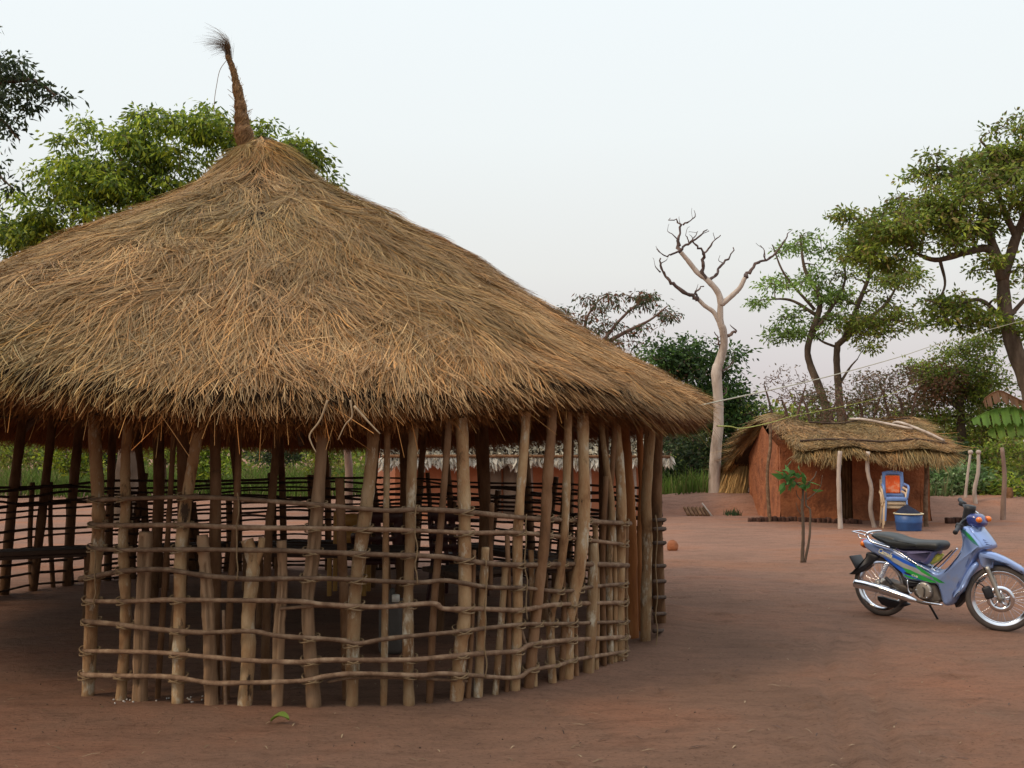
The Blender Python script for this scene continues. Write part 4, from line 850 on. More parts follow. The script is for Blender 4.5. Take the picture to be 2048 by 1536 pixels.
# overhanging tree whose trunk stands outside the picture on the left
b = tbase(-420, 13.0); Y = 13.0
tree('overhanging_tree', 'dark tree whose branch tips hang into the sky from the left edge', 'tree', b,
     [([b - (0, 0, .1), *px([(-420, 800), (-400, 500), (-360, 300), (-300, 150)], Y)], .25, .12), (px([(-380, 380), (-200, 200), (-60, 170), (60, 160), (110, 190)], Y), .09, .012), (px([(-360, 330), (-150, 250), (-20, 230), (40, 280)], Y), .06, .01), (px([(-360, 300), (-200, 310), (-40, 330), (30, 380)], Y), .05, .008), (px([(-330, 220), (-160, 60), (-60, 40), (-10, 60)], Y), .05, .01)],
     [(25, 150, Y, 50, 45, .4, 34), (55, 195, Y, 50, 40, .4, 33), (95, 185, Y, 25, 18, .25, 10), (15, 240, Y, 28, 40, .3, 15), (-60, 200, Y, 70, 120, .6, 45), (-10, 300, Y, 20, 40, .3, 6), (-20, 350, Y, 22, 40, .3, 6), (-25, 460, Y, 24, 50, .3, 7), (-20, 80, Y, 22, 30, .3, 5), (-250, 200, Y, 150, 150, 1.2, 90), (22, 370, Y, 10, 5, .1, 4)],
     'shade', (.10, .038, 13, .085, .55), twig=(.012, .003))
# sparse reddish tree
b = tbase(1165, 34); Y = 34
tree('sparse_tree', 'thin-crowned tree with rusty and grey-green leaves above the right slope of the big thatch', 'tree', b,
     [([b - (0, 0, .1), *px([(1165, 900), (1160, 800), (1180, 720), (1200, 690)], Y)], .20, .09), (px([(1195, 695), (1250, 665), (1300, 640), (1335, 612)], Y), .08, .02), (px([(1200, 690), (1240, 640), (1280, 605), (1305, 595)], Y), .06, .02), (px([(1190, 700), (1170, 650), (1190, 610), (1210, 592)], Y), .06, .02), (px([(1185, 710), (1150, 660), (1120, 630)], Y), .05, .02)],
     [(1205, 600, Y, 65, 18, 1.2, 29), (1270, 600, Y, 60, 20, 1.2, 32), (1320, 630, Y, 34, 20, .8, 21), (1150, 640, Y, 50, 26, 1, 36), (1220, 650, Y, 80, 34, 1.2, 49), (1200, 690, Y, 50, 25, 1, 24), (1130, 615, Y, 35, 14, .8, 10), (1250, 690, Y, 40, 25, 1, 9), (1300, 590, Y, 20, 12, .5, 8)],
     'red', (.17, .055, 12, .14, 1.0), bark='reddead', twig=(.035, .010), rust=(3, 5))
# dense dark tree behind the dead tree
b = tbase(1375, 30); Y = 30
tree('dense_tree', 'dense dark green round tree behind the bleached dead trunk', 'tree', b,
     [([b - (0, 0, .1), *px([(1375, 960), (1380, 880), (1370, 800)], Y)], .2, .12), (px([(1378, 860), (1340, 800), (1310, 750)], Y), .1, .03), (px([(1375, 850), (1420, 790), (1455, 740)], Y), .1, .03), (px([(1372, 810), (1375, 740), (1390, 690)], Y), .08, .03)],
     [(1330, 720, Y, 75, 38, 1.2, 88), (1400, 720, Y, 60, 45, 1.2, 80), (1390, 800, Y, 95, 70, 1.5, 184), (1455, 770, Y, 40, 60, 1, 72), (1455, 850, Y, 45, 60, 1.2, 64), (1385, 690, Y, 14, 20, .4, 8), (1300, 780, Y, 50, 40, 1, 48), (1420, 890, Y, 70, 60, 1.3, 64), (1474, 715, Y, 14, 18, .4, 7), (1340, 860, Y, 60, 50, 1.3, 48)],
     'dark', (.15, .07, 24, .26, .4), twig=(.04, .010), rust=(6,))
# the two tall trees behind the hut
Y = 36; b = tbase(1660, Y)
tree('tall_tree', 'left of the two thin-trunked tall trees behind the hut, with fresh green tips', 'tree', b,
     [([b - (0, 0, .1), *px([(1662, 860), (1640, 780), (1622, 735), (1615, 700), (1625, 660)], Y)], .17, .10), (px([(1624, 665), (1640, 600), (1610, 540), (1600, 470)], Y), .12, .03), (px([(1632, 630), (1580, 600), (1520, 600)], Y), .07, .02), (px([(1622, 670), (1660, 620), (1690, 560), (1680, 490)], Y), .09, .02), (px([(1630, 620), (1570, 550), (1545, 490)], Y), .06, .02)],
     [(1600, 490, Y, 60, 26, 1.3, 37), (1590, 560, Y, 55, 45, 1.3, 34), (1600, 650, Y, 50, 35, 1.2, 48), (1650, 540, Y, 60, 55, 1.4, 52), (1525, 603, Y, 26, 12, .7, 13), (1570, 670, Y, 25, 22, .8, 16), (1660, 610, Y, 55, 40, 1.3, 41), (1690, 480, Y, 45, 20, 1, 16)],
     'fresh', (.16, .07, 16, .18, .4), bark='treebark', twig=(.05, .012), group='two tall trees behind the hut')
b = tbase(1682, Y - .8)
tree('tall_tree', 'right of the two thin-trunked tall trees behind the hut, its canopy wider', 'tree', b,
     [([b - (0, 0, .1), *px([(1682, 860), (1677, 780), (1673, 720), (1675, 685)], Y)], .15, .10), (px([(1675, 690), (1720, 650), (1770, 610), (1800, 560)], Y), .12, .03), (px([(1690, 675), (1720, 600), (1740, 540), (1730, 490)], Y), .10, .03), (px([(1675, 695), (1640, 680), (1625, 655)], Y), .05, .02), (px([(1678, 770), (1700, 735), (1715, 718)], Y), .05, .02), (px([(1730, 640), (1790, 640), (1830, 650)], Y), .06, .02)],
     [(1730, 560, Y, 70, 60, 1.5, 76), (1770, 630, Y, 65, 35, 1.3, 70), (1700, 640, Y, 50, 30, 1.2, 31), (1740, 660, Y, 60, 25, 1.2, 31), (1800, 560, Y, 45, 50, 1.2, 42), (1760, 500, Y, 60, 30, 1.2, 34), (1830, 640, Y, 26, 18, .8, 11), (1720, 690, Y, 60, 12, 1, 9)],
     'mid', (.16, .07, 19, .18, .45), twig=(.05, .012), group='two tall trees behind the hut')
# the big spreading tree at the right edge
Y = 29; b = tbase(2085, Y)
tree('spreading_tree', 'big dark-limbed spreading tree leaning in from the right edge', 'tree', b,
     [([b - (0, 0, .1), *px([(2085, 900), (2060, 780), (2030, 700), (2010, 620), (2005, 540)], Y)], .31, .15), (px([(2005, 560), (1980, 500), (1930, 505), (1870, 520), (1820, 500)], Y), .16, .04), (px([(2005, 545), (1975, 460), (1960, 400), (1900, 350)], Y), .15, .03), (px([(2005, 560), (2030, 480), (2050, 420), (2060, 330)], Y), .17, .05), (px([(2008, 640), (1960, 600), (1900, 610), (1850, 600)], Y), .07, .02), (px([(2035, 480), (2000, 400), (1990, 320), (1960, 280)], Y), .10, .03), (px([(2060, 730), (2100, 640), (2160, 560)], Y), .2, .06), (px([(2012, 640), (2060, 590), (2110, 560)], Y), .08, .02), (px([(1880, 520), (1890, 570), (1870, 610)], Y), .05, .02)],
     [(2000, 310, Y, 80, 50, 1.8, 126), (1930, 350, Y, 70, 45, 1.6, 96), (1870, 410, Y, 80, 40, 1.6, 104), (1800, 440, Y, 70, 35, 1.4, 81), (1740, 460, Y, 60, 32, 1.3, 60), (1695, 430, Y, 26, 14, .6, 12), (1760, 510, Y, 75, 30, 1.3, 66), (1960, 420, Y, 90, 45, 1.6, 96), (2040, 380, Y, 70, 60, 1.6, 81), (1870, 470, Y, 90, 35, 1.5, 81),
      (1930, 600, Y, 60, 25, 1.2, 44), (1970, 640, Y, 60, 25, 1.2, 44), (1890, 630, Y, 45, 18, 1, 26), (1860, 300, Y, 16, 14, .5, 5), (2060, 300, Y, 60, 50, 1.4, 60), (1960, 520, Y, 40, 20, 1, 14), (2050, 560, Y, 40, 30, 1, 17), (2120, 450, Y, 80, 120, 1.8, 112), (2035, 240, Y, 22, 8, .5, 4), (1840, 350, Y, 26, 14, .6, 9), (2040, 660, Y, 40, 24, 1, 18)],
     'mid', (.16, .07, 22, .17, .4), twig=(.06, .014))
# bushy tree right, scrub, bare shrubs
Y = 32; b = tbase(1925, Y)
tree('bushy_tree', 'rounded bushy tree with small leaves behind the right end of the hut', 'tree', b,
     [([b - (0, 0, .1), *px([(1925, 900), (1920, 800), (1930, 740)], Y)], .18, .08), (px([(1922, 820), (1870, 780), (1830, 760)], Y), .08, .02), (px([(1925, 800), (1970, 750), (1990, 720)], Y), .08, .02)],
     [(1920, 740, Y, 75, 55, 1.4, 150), (1965, 770, Y, 45, 50, 1.2, 90), (1870, 780, Y, 70, 45, 1.4, 120), (1940, 840, Y, 90, 60, 1.5, 170), (1940, 690, Y, 40, 18, .8, 26), (1850, 850, Y, 60, 40, 1.3, 80), (1830, 745, Y, 30, 20, .8, 18), (2010, 880, Y, 60, 50, 1.3, 80)],
     'mid', (.12, .06, 26, .19, .3), twig=(.04, .009), rust=(2,))
for (u, v, ru, rv, m, lab, pal, Y) in ((1570, 800, 60, 62, 110, 'bare pinkish shrub behind the ridge of the hut, left of the tall trees', 'bare', 30), (1720, 800, 70, 48, 150, 'tangled brown scrub behind the hut roof under the tall trees', 'brown', 30.5), (1800, 790, 60, 55, 130, 'brown twiggy scrub between the tall trees and the bushy tree', 'brown', 31), (1640, 815, 50, 38, 90, 'low rusty scrub at the feet of the tall trees', 'brown', 30.2), (1520, 850, 40, 40, 60, 'thin dark scrub left of the hut ridge', 'shade', 29.5)):
    b = tbase(u, Y)
    tree('shrub', lab, 'shrub', b, [([b - (0, 0, .1), *px([(u, 940), (u + 4, v + rv * .6), (u - 6, v)], Y)], .07, .03), (px([(u, 930), (u - ru * .5, v + 10), (u - ru * .7, v - rv * .5)], Y), .05, .015), (px([(u, 930), (u + ru * .5, v + 10), (u + ru * .7, v - rv * .5)], Y), .05, .015)],
         [(u, v, Y, ru, rv, 1.3, m), (u + random.uniform(-20, 20), v - rv * .7, Y, ru * .5, rv * .4, .8, m // 3), (u, v + rv, Y, ru, rv * .7, 1.3, m // 2)], pal, (.10, .04, 2 if pal == 'bare' else 9, .18, .2), bark='reddead', twig=(.022, .008), trunkname='stems')
# low vegetation: right of the hut, left of the hut, behind the pavilion
LOW = [(1890, 965, 45, 34, 90, 'hedge', 26.0, 'pale leafy bush right of the hut wall'), (1945, 965, 45, 36, 90, 'hedge', 25.6, 'pale leafy bush behind the two thin stakes'), (1985, 975, 30, 25, 50, 'mid', 25.3, 'low bush left of the brown stump'), (2042, 972, 24, 28, 60, 'sun', 24.6, 'bright green clipped bush at the right edge'), (1900, 910, 50, 34, 80, 'shade', 28, 'dark bush above the pale hedge, right of the hut thatch'), (2000, 915, 50, 38, 80, 'mid', 27.5, 'bush beneath the banana leaves'),
       (1335, 915, 40, 45, 80, 'shade', 28, 'dark thicket just right of the pavilion doorway'), (1395, 910, 40, 45, 80, 'shade', 28.5, 'dark thicket behind the dead tree base'), (1465, 920, 30, 40, 60, 'shade', 28.2, 'dark thicket between dead tree and hut'),
       (40, 890, 60, 45, 90, 'mid', 29, 'green bush at the far left behind the pavilion'), (150, 900, 45, 45, 70, 'sun', 28, 'small rounded green sapling bush behind the left opening'), (330, 880, 60, 50, 90, 'mid', 28.5, 'green bush right of the broad tree trunk'), (420, 910, 50, 45, 80, 'sun', 29, 'bright bush behind the left lattice'), (560, 880, 60, 55, 90, 'shade', 30, 'dark bush in the middle behind the pavilion'), (660, 900, 50, 50, 80, 'mid', 29, 'bush left of the long mud house'), (230, 880, 45, 45, 60, 'shade', 29.5, 'dark bush behind the broad tree trunk')]
for u, v, ru, rv, m, pal, Y, lab in LOW:
    b = tbase(u, Y); tree('bush', lab, 'bush', b, [([b - (0, 0, .1), P(u, v + rv * .4, Y), P(u + 4, v - rv * .3, Y)], .05, .02), ([b - (0, 0, .1), P(u - ru * .4, v, Y)], .04, .015)], [(u, v, Y, ru, rv, .8, m), (u, v + rv * .6, Y, ru * 1.1, rv * .6, .8, m // 2)], pal, (.13, .06, 16, .13, .2), twig=(.018, .006), trunkname='stems')
# young tree with pale trunk left of the mud house
b = tbase(697, 25); tree('slim_tree', 'slim pale-trunked tree just left of the long mud house', 'tree', b, [([b - (0, 0, .1), P(698, 940, 25), P(692, 860, 25), P(700, 760, 25)], .11, .07), (px([(695, 840), (720, 780), (750, 740)], 25), .05, .02)], [(700, 760, 25, 60, 50, 1, 60)], 'mid', (.2, .08, 12, .2, .4), bark='palebark', twig=(.03, .008))
# far woods: one mass beyond the clearing
n = 60000; xx = RNG.uniform(-42, 48, n); yy = RNG.uniform(40, 58, n); top = 1.5 + 1.5 * vnoise(xx * .35, yy * 0, 97) + .8 * vnoise(xx * 1.3, yy * .3, 98); zz = top * RNG.uniform(0, 1, n) ** .8 + .1
mb = MB(); mb.leaves(np.stack([xx, yy, zz], -1), nrm(RNG.normal(size=(n, 3)) + (0, 0, -.3)), RNG.uniform(.18, .36, n), RNG.uniform(.10, .2, n), leafpal('mid', n) * (.6 + .7 * vnoise(xx * .6, zz, 99))[:, None])
tag(mb.build('far_woods', M['leaf'], None, smooth=False), 'hazy low line of bush far behind the clearing', 'woods', kind='stuff')

# bleached dead tree
Y = 24.6; b = tbase(1430, Y); DT = thing('dead_tree', 'bare bleached dead tree with twisting forked limbs', 'tree', b)
mb = MB(); mb.tube(crom([b - (0, 0, .1), *px([(1429, 960), (1432, 900), (1437, 850), (1436, 790), (1433, 745), (1440, 720), (1448, 690), (1446, 660), (1441, 645), (1441, 610), (1445, 600)], Y)], 6), np.array((.155, .135, .13, .12, .115, .125, .105, .09, .09, .08, .068, .062)), 12, .07)
mb.tube(crom(px([(1441, 650), (1428, 625), (1410, 612), (1395, 597)], Y), 6), [.06, .045], 8, .1)
mb.tube(crom(px([(1443, 612), (1436, 585), (1415, 560), (1395, 545), (1375, 520), (1362, 505)], Y), 6), [.08, .05], 8, .1); mb.tube(crom(px([(1444, 608), (1465, 590), (1480, 575), (1490, 555)], Y), 6), [.07, .05], 8, .1)
mb.build('trunk', M['deadwood'], DT)
def limb(pts, r0, r1, dy=0.0):
    mb = MB(); p = px(pts, Y); p = [q + np.array((0, dy * k / len(p), 0)) for k, q in enumerate(p)]; c = crom(p, 4); c = c + RNG.normal(0, r0 * .35, c.shape); mb.tube(c, [r0, r1 * .8], 7, .35)
    for q in range(1):
        k = RNG.integers(len(c) // 3, len(c)); d = nrm(RNG.normal(size=3) * np.array((1, .5, .6)) + np.array((0, 0, .8))); mb.tube(crom([c[k], c[k] + d * .14 + RNG.normal(0, .03, 3), c[k] + d * RNG.uniform(.15, .28)], 3), [r1 * .6, .004], 5)
    mb.build('limb', M['greydead'], DT)
limb([(1397, 600), (1380, 590), (1350, 575), (1330, 560), (1320, 540), (1316, 522)], .055, .022, -.5); limb([(1392, 598), (1393, 583), (1408, 571)], .03, .018); limb([(1321, 545), (1308, 530)], .018, .01)
limb([(1363, 507), (1357, 490), (1361, 470), (1366, 448), (1358, 438), (1344, 430)], .05, .014, .5); limb([(1367, 449), (1382, 440), (1391, 430), (1387, 420)], .022, .008); limb([(1360, 500), (1340, 510), (1330, 515), (1309, 501)], .028, .014, -.3); limb([(1361, 492), (1352, 475), (1334, 463)], .022, .009)
limb([(1360, 500), (1378, 485), (1400, 470), (1421, 452)], .035, .018, .6); limb([(1378, 487), (1375, 475), (1371, 471)], .016, .012); limb([(1380, 484), (1392, 470), (1395, 462)], .015, .01)
limb([(1413, 562), (1404, 545), (1404, 520), (1405, 508), (1390, 498), (1378, 486)], .045, .02, -.4); limb([(1406, 509), (1418, 497), (1427, 483), (1441, 471)], .03, .014); limb([(1417, 562), (1432, 548), (1445, 528), (1462, 512), (1478, 488)], .045, .02, .6)
limb([(1490, 556), (1500, 545), (1520, 522), (1544, 516)], .05, .03, .3); limb([(1541, 517), (1560, 495), (1570, 480), (1578, 465)], .03, .012); limb([(1530, 520), (1528, 500), (1520, 490)], .018, .01)
limb([(1451, 672), (1462, 668), (1473, 660)], .045, .03); limb([(1449, 705), (1440, 690), (1436, 675), (1428, 665)], .035, .012); limb([(1437, 690), (1428, 686)], .02, .01); limb([(1441, 742), (1455, 735), (1468, 722)], .03, .012); limb([(1438, 792), (1452, 785), (1453, 775)], .02, .014)

# grass along the clearing's edge
def grass(n, xr, yr, hr, seed, cols, wid=.03):
    x = RNG.uniform(*xr, n); y = RNG.uniform(*yr, n); keep = vnoise(x * .9, y * .9, seed) > .28; x, y = x[keep], y[keep]; n = len(x)
    z = TZ(x, y); h = RNG.uniform(*hr, n) * (.6 + .8 * vnoise(x * 1.5, y * 1.5, seed + 1)); fr = np.array((0, .5, 1)); ln = RNG.normal(0, .3, (n, 2)) * h[:, None]
    p = np.stack([x, y, z], -1)[:, None] + np.stack([ln[:, :1] * fr ** 1.7, ln[:, 1:] * fr ** 1.7, h[:, None] * fr], -1)
    return p, RNG.uniform(.6, 1.2, n) * wid, nrm(np.column_stack([RNG.normal(size=n), RNG.normal(0, .5, n), 0 * x])), np.array(cols)[RNG.integers(0, len(cols), n)] * RNG.uniform(.7, 1.3, (n, 1))
gc = [(.10, .17, .03), (.13, .20, .04), (.08, .13, .025), (.17, .18, .06)]
mb = MB()
mb.ribbons(*grass(14000, (-17, -.5), (27.9, 40), (.25, .6), 301, gc), taper=(1, .8, .2)); mb.ribbons(*grass(6000, (1.5, 5.2), (24.6, 32), (.2, .55), 302, gc), taper=(1, .8, .2))
mb.ribbons(*grass(6000, (8.6, 17), (24.6, 31), (.15, .5), 303, [(.09, .13, .04), (.13, .17, .07), (.16, .15, .07)]), taper=(1, .8, .2)); mb.ribbons(*grass(12000, (-25, 26), (31, 42), (.3, .8), 304, gc + [(.16, .13, .06)]), taper=(1, .8, .2))
mb.ribbons(*grass(90, (4.62, 4.95), (22.7, 23.1), (.08, .2), 305, [(.05, .09, .04)], .02), taper=(1, .8, .2))
tag(mb.build('grass', M['grass'], None, smooth=False), 'rough grass at the edge of the red clearing', 'grass', kind='stuff')

# banana plant
Y = 25.5; b = tbase(2110, Y); BN = thing('banana_plant', 'banana plant with one torn green leaf and a withered brown one at the right edge', 'banana plant', b)
mb = MB(); mb.tube(crom([b - (0, 0, .05), b + (0, 0, .9), P(2112, 850, Y)], 5), [.14, .08], 10, .1); mb.build('stem', M['treebark'], BN)
def bleaf(pts, wd, col, hang, nm):
    c = crom(px(pts, Y), 10); n = len(c); mb = MB(); V = []; cc = []
    for k in range(n):
        f = k / (n - 1); w_ = wd * max(.05, math.sin((.06 + .90 * f) * math.pi)) ** .55 * (1.12 if k % 3 == 0 else .95) * (1 + .25 * (vnoise(np.array([k * .9]), np.array([wd * 9]), 311)[0] - .5))
        for sgn in (-1, 1): V += [c[k] + np.array((0, sgn * w_ * .35, -w_ * hang * (1 if sgn < 0 else .35) + .02 * random.random()))]
        V += [c[k]]
    V = np.array(V).reshape(n, 3, 3); V = V[:, [0, 2, 1]].reshape(-1, 3)
    q = []
    for k in range(n - 1):
        for s_ in (0, 1):
            if (k * 7 + s_ * 3) % 5 == 0 and k > 1: continue
            q.append([k * 3 + s_, k * 3 + s_ + 1, k * 3 + s_ + 4, k * 3 + s_ + 3])
    mb.add(V, [q], np.array(col) * np.repeat(RNG.uniform(.75, 1.25, n), 3)[:, None]); mb.tube(c, [.02, .008], 6, col=np.array(col) * 1.3); return mb.build(nm, M['leaf'], BN, smooth=False)
bleaf([(2108, 825), (2060, 818), (2020, 815), (1980, 822), (1944, 838)], .5, (.11, .20, .035), .85, 'leaf'); bleaf([(2108, 830), (2040, 800), (2000, 782), (1972, 795), (1968, 805)], .36, (.17, .085, .045), .8, 'withered_leaf'); bleaf([(2108, 835), (2050, 838), (2010, 845), (1975, 862)], .5, (.12, .19, .03), .8, 'leaf'); bleaf([(2110, 820), (2090, 760), (2060, 730)], .5, (.09, .17, .03), .6, 'leaf'); bleaf([(2110, 825), (2150, 780), (2210, 790)], .6, (.10, .18, .03), .7, 'leaf'); bleaf([(2108, 828), (2070, 822), (2044, 828)], .3, (.55, .25, .02), .9, 'withered_leaf')
# stakes on the bank right of the hut
for pts, Y, r_, m, lab in (([(1951, 1010), (1949, 980), (1956, 945), (1957, 905)], 23.6, .045, 'deadwood', 'knobbed leaning stake on the bank behind the motorbike handlebar'), ([(1930, 1000), (1934, 960), (1941, 905)], 24.3, .035, 'deadwood', 'thin leaning stake left of the knobbed one'), ([(2006, 1050), (2007, 1000), (2009, 950), (2004, 895)], 21.6, .05, 'palebark', 'tall brown stake on the bank near the right edge'), ([(2016, 1008), (2018, 990), (2019, 975)], 23.9, .09, 'darkbark', 'short dark stump beside the tall brown stake')):
    p = px(pts, Y); p[0][2] = onz(p[0][0], Y) - .05; mb = MB(); mb.tube(crom(p, 6), [r_ * 1.1, r_ * .8], 9, .15)
    if 'knobbed' in lab: mb.lathe([(.01, -.05), (.05, -.03), (.06, .01), (.04, .05), (.005, .06)], p[-1] + (0, 0, .0), seg=10)
    o = mb.build('stake', M[m], None, loc=p[0]); tag(o, lab, 'stake')
# cables
def cable(pts, r_, m, nm, lab):
    mb = MB(); mb.tube(crom(pts, 10), r_, 6, cap=False); tag(mb.build(nm, M[m], None, loc=pts[0]), lab, 'cable')
a = P(1395, 812, 8.9); bq = P(1905, 680, 21.0); cable([a, a * .72 + bq * .28 + (0, 0, -.05), a * .4 + bq * .6 + (0, 0, -.05), bq, P(2140, 615, 27)], .0065, 'wire', 'cable', 'pale cable rising from the pavilion eave past the dead tree to the right')
cable([P(1434, 852, 9.2), P(1460, 853, 11), P(1490, 856, 13.5), P(1545, 844, 18), P(1590, 831, 22.3), P(1640, 822, 25), P(1760, 795, 28), P(1850, 760, 30.5)], .0065, 'rope', 'rope', 'yellow-green rope from the pavilion eave across the hut ridge')

# sapling in front of the hut
sb = G(1605, 1125); SA = thing('sapling', 'young bare-stemmed sapling with one leafy tip in front of the hut', 'sapling', sb); Y = sb[1]
def stem(pts, r0, r1): mb = MB(); mb.tube(crom(px(pts, Y), 6), [r0, r1], 7, .2); mb.build('stem', M['treebark'], SA)
stem([(1604, 1126), (1606, 1080), (1606, 1040), (1604, 1015), (1606, 980), (1600, 972), (1586, 962)], .024, .012); stem([(1609, 1126), (1618, 1080), (1620, 1050), (1620, 1020), (1612, 1010), (1612, 985)], .018, .010); stem([(1606, 978), (1618, 965), (1628, 955), (1633, 943)], .012, .006)
stem([(1612, 1000), (1625, 990), (1640, 975), (1645, 950)], .007, .004); stem([(1606, 1005), (1595, 992), (1592, 980)], .007, .004); stem([(1604, 1030), (1596, 1020), (1592, 1005)], .006, .003)
mb = MB(); n = 34; cpt = np.array([P(u, v, Y) for u, v in ((1580, 945), (1575, 958), (1588, 955), (1570, 940), (1596, 945), (1585, 965), (1614, 970))])[RNG.integers(0, 7, n)] + RNG.normal(0, .04, (n, 3)); d = nrm(RNG.normal(size=(n, 3)) + (-.4, 0, -.5)); mb.leaves(cpt, d, RNG.uniform(.12, .24, n), RNG.uniform(.05, .09, n), np.array((.06, .15, .035)) * RNG.uniform(.6, 1.5, (n, 1))); mb.build('leaf_tuft', M['leaf'], SA, smooth=False)

# small things on the ground
def clod(c, r_, lab, nm='clod', cat='clod', m='mud', sq=1.0):
    uu, vv = np.meshgrid(np.linspace(0, 2 * np.pi, 20, endpoint=False), np.linspace(.02, .98, 10)); rr_ = r_ * (1 + .35 * (vnoise(np.cos(uu) * 2 + c[0], np.sin(uu) * 2 + vv * 4, 321) - .5)); z = np.cos(vv * np.pi); s_ = np.sin(vv * np.pi)
    V = np.stack([c[0] + rr_ * s_ * np.cos(uu), c[1] + rr_ * s_ * np.sin(uu), c[2] + r_ * .55 * sq + rr_ * z * sq], -1).reshape(-1, 3); i = np.arange(9)[:, None] * 20; j = np.arange(20)[None]
    mb = MB(); mb.add(V, [np.stack([i + j, i + 20 + j, i + 20 + (j + 1) % 20, i + (j + 1) % 20], -1).reshape(-1, 4), np.arange(20)[None], (180 + np.arange(20))[::-1][None]]); tag(mb.build(nm, M[m], None, loc=c), lab, cat)
c = G(1345, 1101); c[2] = onz(c[0], c[1]); clod(c, .082, 'small rounded clay mound on the bare yard right of the pavilion', 'clay_mound', 'clay mound', 'mud', 1.15)
# pile of billets at the foot of the bank
for k, u in enumerate((1378, 1386, 1394, 1402, 1410, 1417, 1424)):
    b = P(u, 1024, 22.7); b[2] = onz(b[0], 22.7); mb = MB(); t_ = b + np.array((-.10 + (.05 if k < 6 else -.06), .28, .16 if k < 6 else .26)); mb.tube(crom([b, (b + t_) / 2, t_], 3), .035 if k < 6 else .018, 8, .2); tag(mb.build('billet', M['darkbark'] if k < 6 else M['deadwood'], None, loc=b), 'short dark log in the little pile against the bank' if k < 6 else 'pale stick leaning on the log pile by the bank', 'log' if k < 6 else 'stick', 'logs piled against the bank')
def fleaf(u, v, ln, ang, col, lab):
    c = G(u, v); c[2] = onz(c[0], c[1]) + .01; d = np.array((math.cos(ang), math.sin(ang), .12)); s_ = np.array((-math.sin(ang), math.cos(ang), 0)); V = []; n = 7
    for k in range(n):
        f = k / (n - 1); w_ = ln * .24 * math.sin(f * math.pi) ** .8; m_ = c + d * ln * f + np.array((0, 0, .03 * math.sin(f * 3.1)))
        V += [m_ - s_ * w_ + (0, 0, .012), m_, m_ + s_ * w_ + (0, 0, .02)]
    i = np.arange(n - 1)[:, None] * 3 + np.arange(2)[None]; mb = MB(); mb.add(V, [np.stack([i, i + 1, i + 4, i + 3], -1).reshape(-1, 4)], col); o = mb.build('fallen_leaf', M['leaf'], None, loc=c); m_ = o.modifiers.new('thick', 'SOLIDIFY'); m_.thickness = .002; tag(o, lab, 'leaf')
fleaf(541, 1454, .115, -.25, (.22, .30, .06), 'pale green fallen leaf lying on the soil in front of the lattice')
# litter: bits of straw, chips, pebbles strewn on the soil
mb = MB(); n = 2200; x = RNG.uniform(-4, 9, n); y = 5.0 + RNG.uniform(0, 1, n) ** 1.6 * 16; a = RNG.uniform(0, 6.28, n); ln = RNG.uniform(.02, .09, n) * RNG.uniform(.4, 1.3, n); z = TZ(x, y) + .006; fr = np.array((-.5, 0, .5))
p = np.stack([x[:, None] + fr * (np.cos(a) * ln)[:, None], y[:, None] + fr * (np.sin(a) * ln)[:, None], z[:, None] + .004 * np.array((0, 1.2, 0)) + 0 * fr], -1)
pc = np.array([(.40, .30, .18), (.06, .035, .024), (.12, .07, .045), (.09, .055, .04), (.22, .16, .09)])
mb.ribbons(p, RNG.uniform(.003, .009, n), nrm(np.column_stack([-np.sin(a), np.cos(a), 0 * a])), pc[RNG.integers(0, 5, n)], (.6, 1, .5))
n = 260; c = np.column_stack([RNG.uniform(-4, 9, n), 5.0 + RNG.uniform(0, 1, n) ** 1.6 * 15]); zz = TZ(c[:, 0], c[:, 1])
for k in range(n):
    s_ = random.uniform(.004, .009); mb.box((c[k, 0], c[k, 1], zz[k] + s_ * .3), (s_, s_ * random.uniform(.6, 1.2), s_ * .8), Euler((random.random(), random.random(), random.random() * 3)), pc[random.randrange(1, 4)])
for k in range(26):
    u, v = random.choice(((318, 1415), (390, 1412), (255, 1412), (240, 1412))); q = G(u + random.gauss(0, 22), v + random.gauss(0, 7)); mb.box((q[0], q[1], onz(q[0], q[1]) + .006), (random.uniform(.006, .018), .008, .008), Euler((0, random.random(), random.random() * 3)), (.6, .56, .5))
tag(mb.build('litter', M['straw'], None, smooth=False), 'straw bits, chips and pebbles strewn over the soil', 'litter', kind='stuff')

# ------------------------------------------------------------------ motorbike
PSI = R(50); O2 = BIKE_O; a2 = np.array((math.cos(PSI), -math.sin(PSI))); r2 = np.array((-math.sin(PSI), -math.cos(PSI)))
bg_ = onz(*O2)
BIKE = thing('motorbike', 'periwinkle blue step-through motorbike with green stripes parked on its stand', 'motorbike', (O2[0], O2[1], bg_))
def W3(s, w, z): q = O2 + a2 * s + r2 * w; return np.array((q[0], q[1], z))
def trace(X, Y, w=0.0, org=None, r_=None, a_=None):
    org = O2 if org is None else org; r_ = r2 if r_ is None else r_; a_ = a2 if a_ is None else a_
    d = ray(1640 + X / 4.8, 980 + Y / 4.8); t = (w + org @ r_) / (d[:2] @ r_); p = np.array((0, 0, CAM_H)) + d * t
    return (p[:2] - org) @ a_, p[2]
def inset(poly, k):
    n = len(poly); o = []
    ar = sum(poly[i][0] * poly[(i + 1) % n][1] - poly[(i + 1) % n][0] * poly[i][1] for i in range(n)); sg = 1 if ar > 0 else -1
    for i in range(n):
        p0, p1, p2 = poly[i - 1], poly[i], poly[(i + 1) % n]; e1 = nrm(p1 - p0); e2 = nrm(p2 - p1); nn = nrm(np.array((-e1[1] - e2[1], e1[0] + e2[0])) * sg)
        c = max(.45, abs(nn @ np.array((-e1[1], e1[0])))); o.append(p1 + nn * k / c)
    return np.array(o)
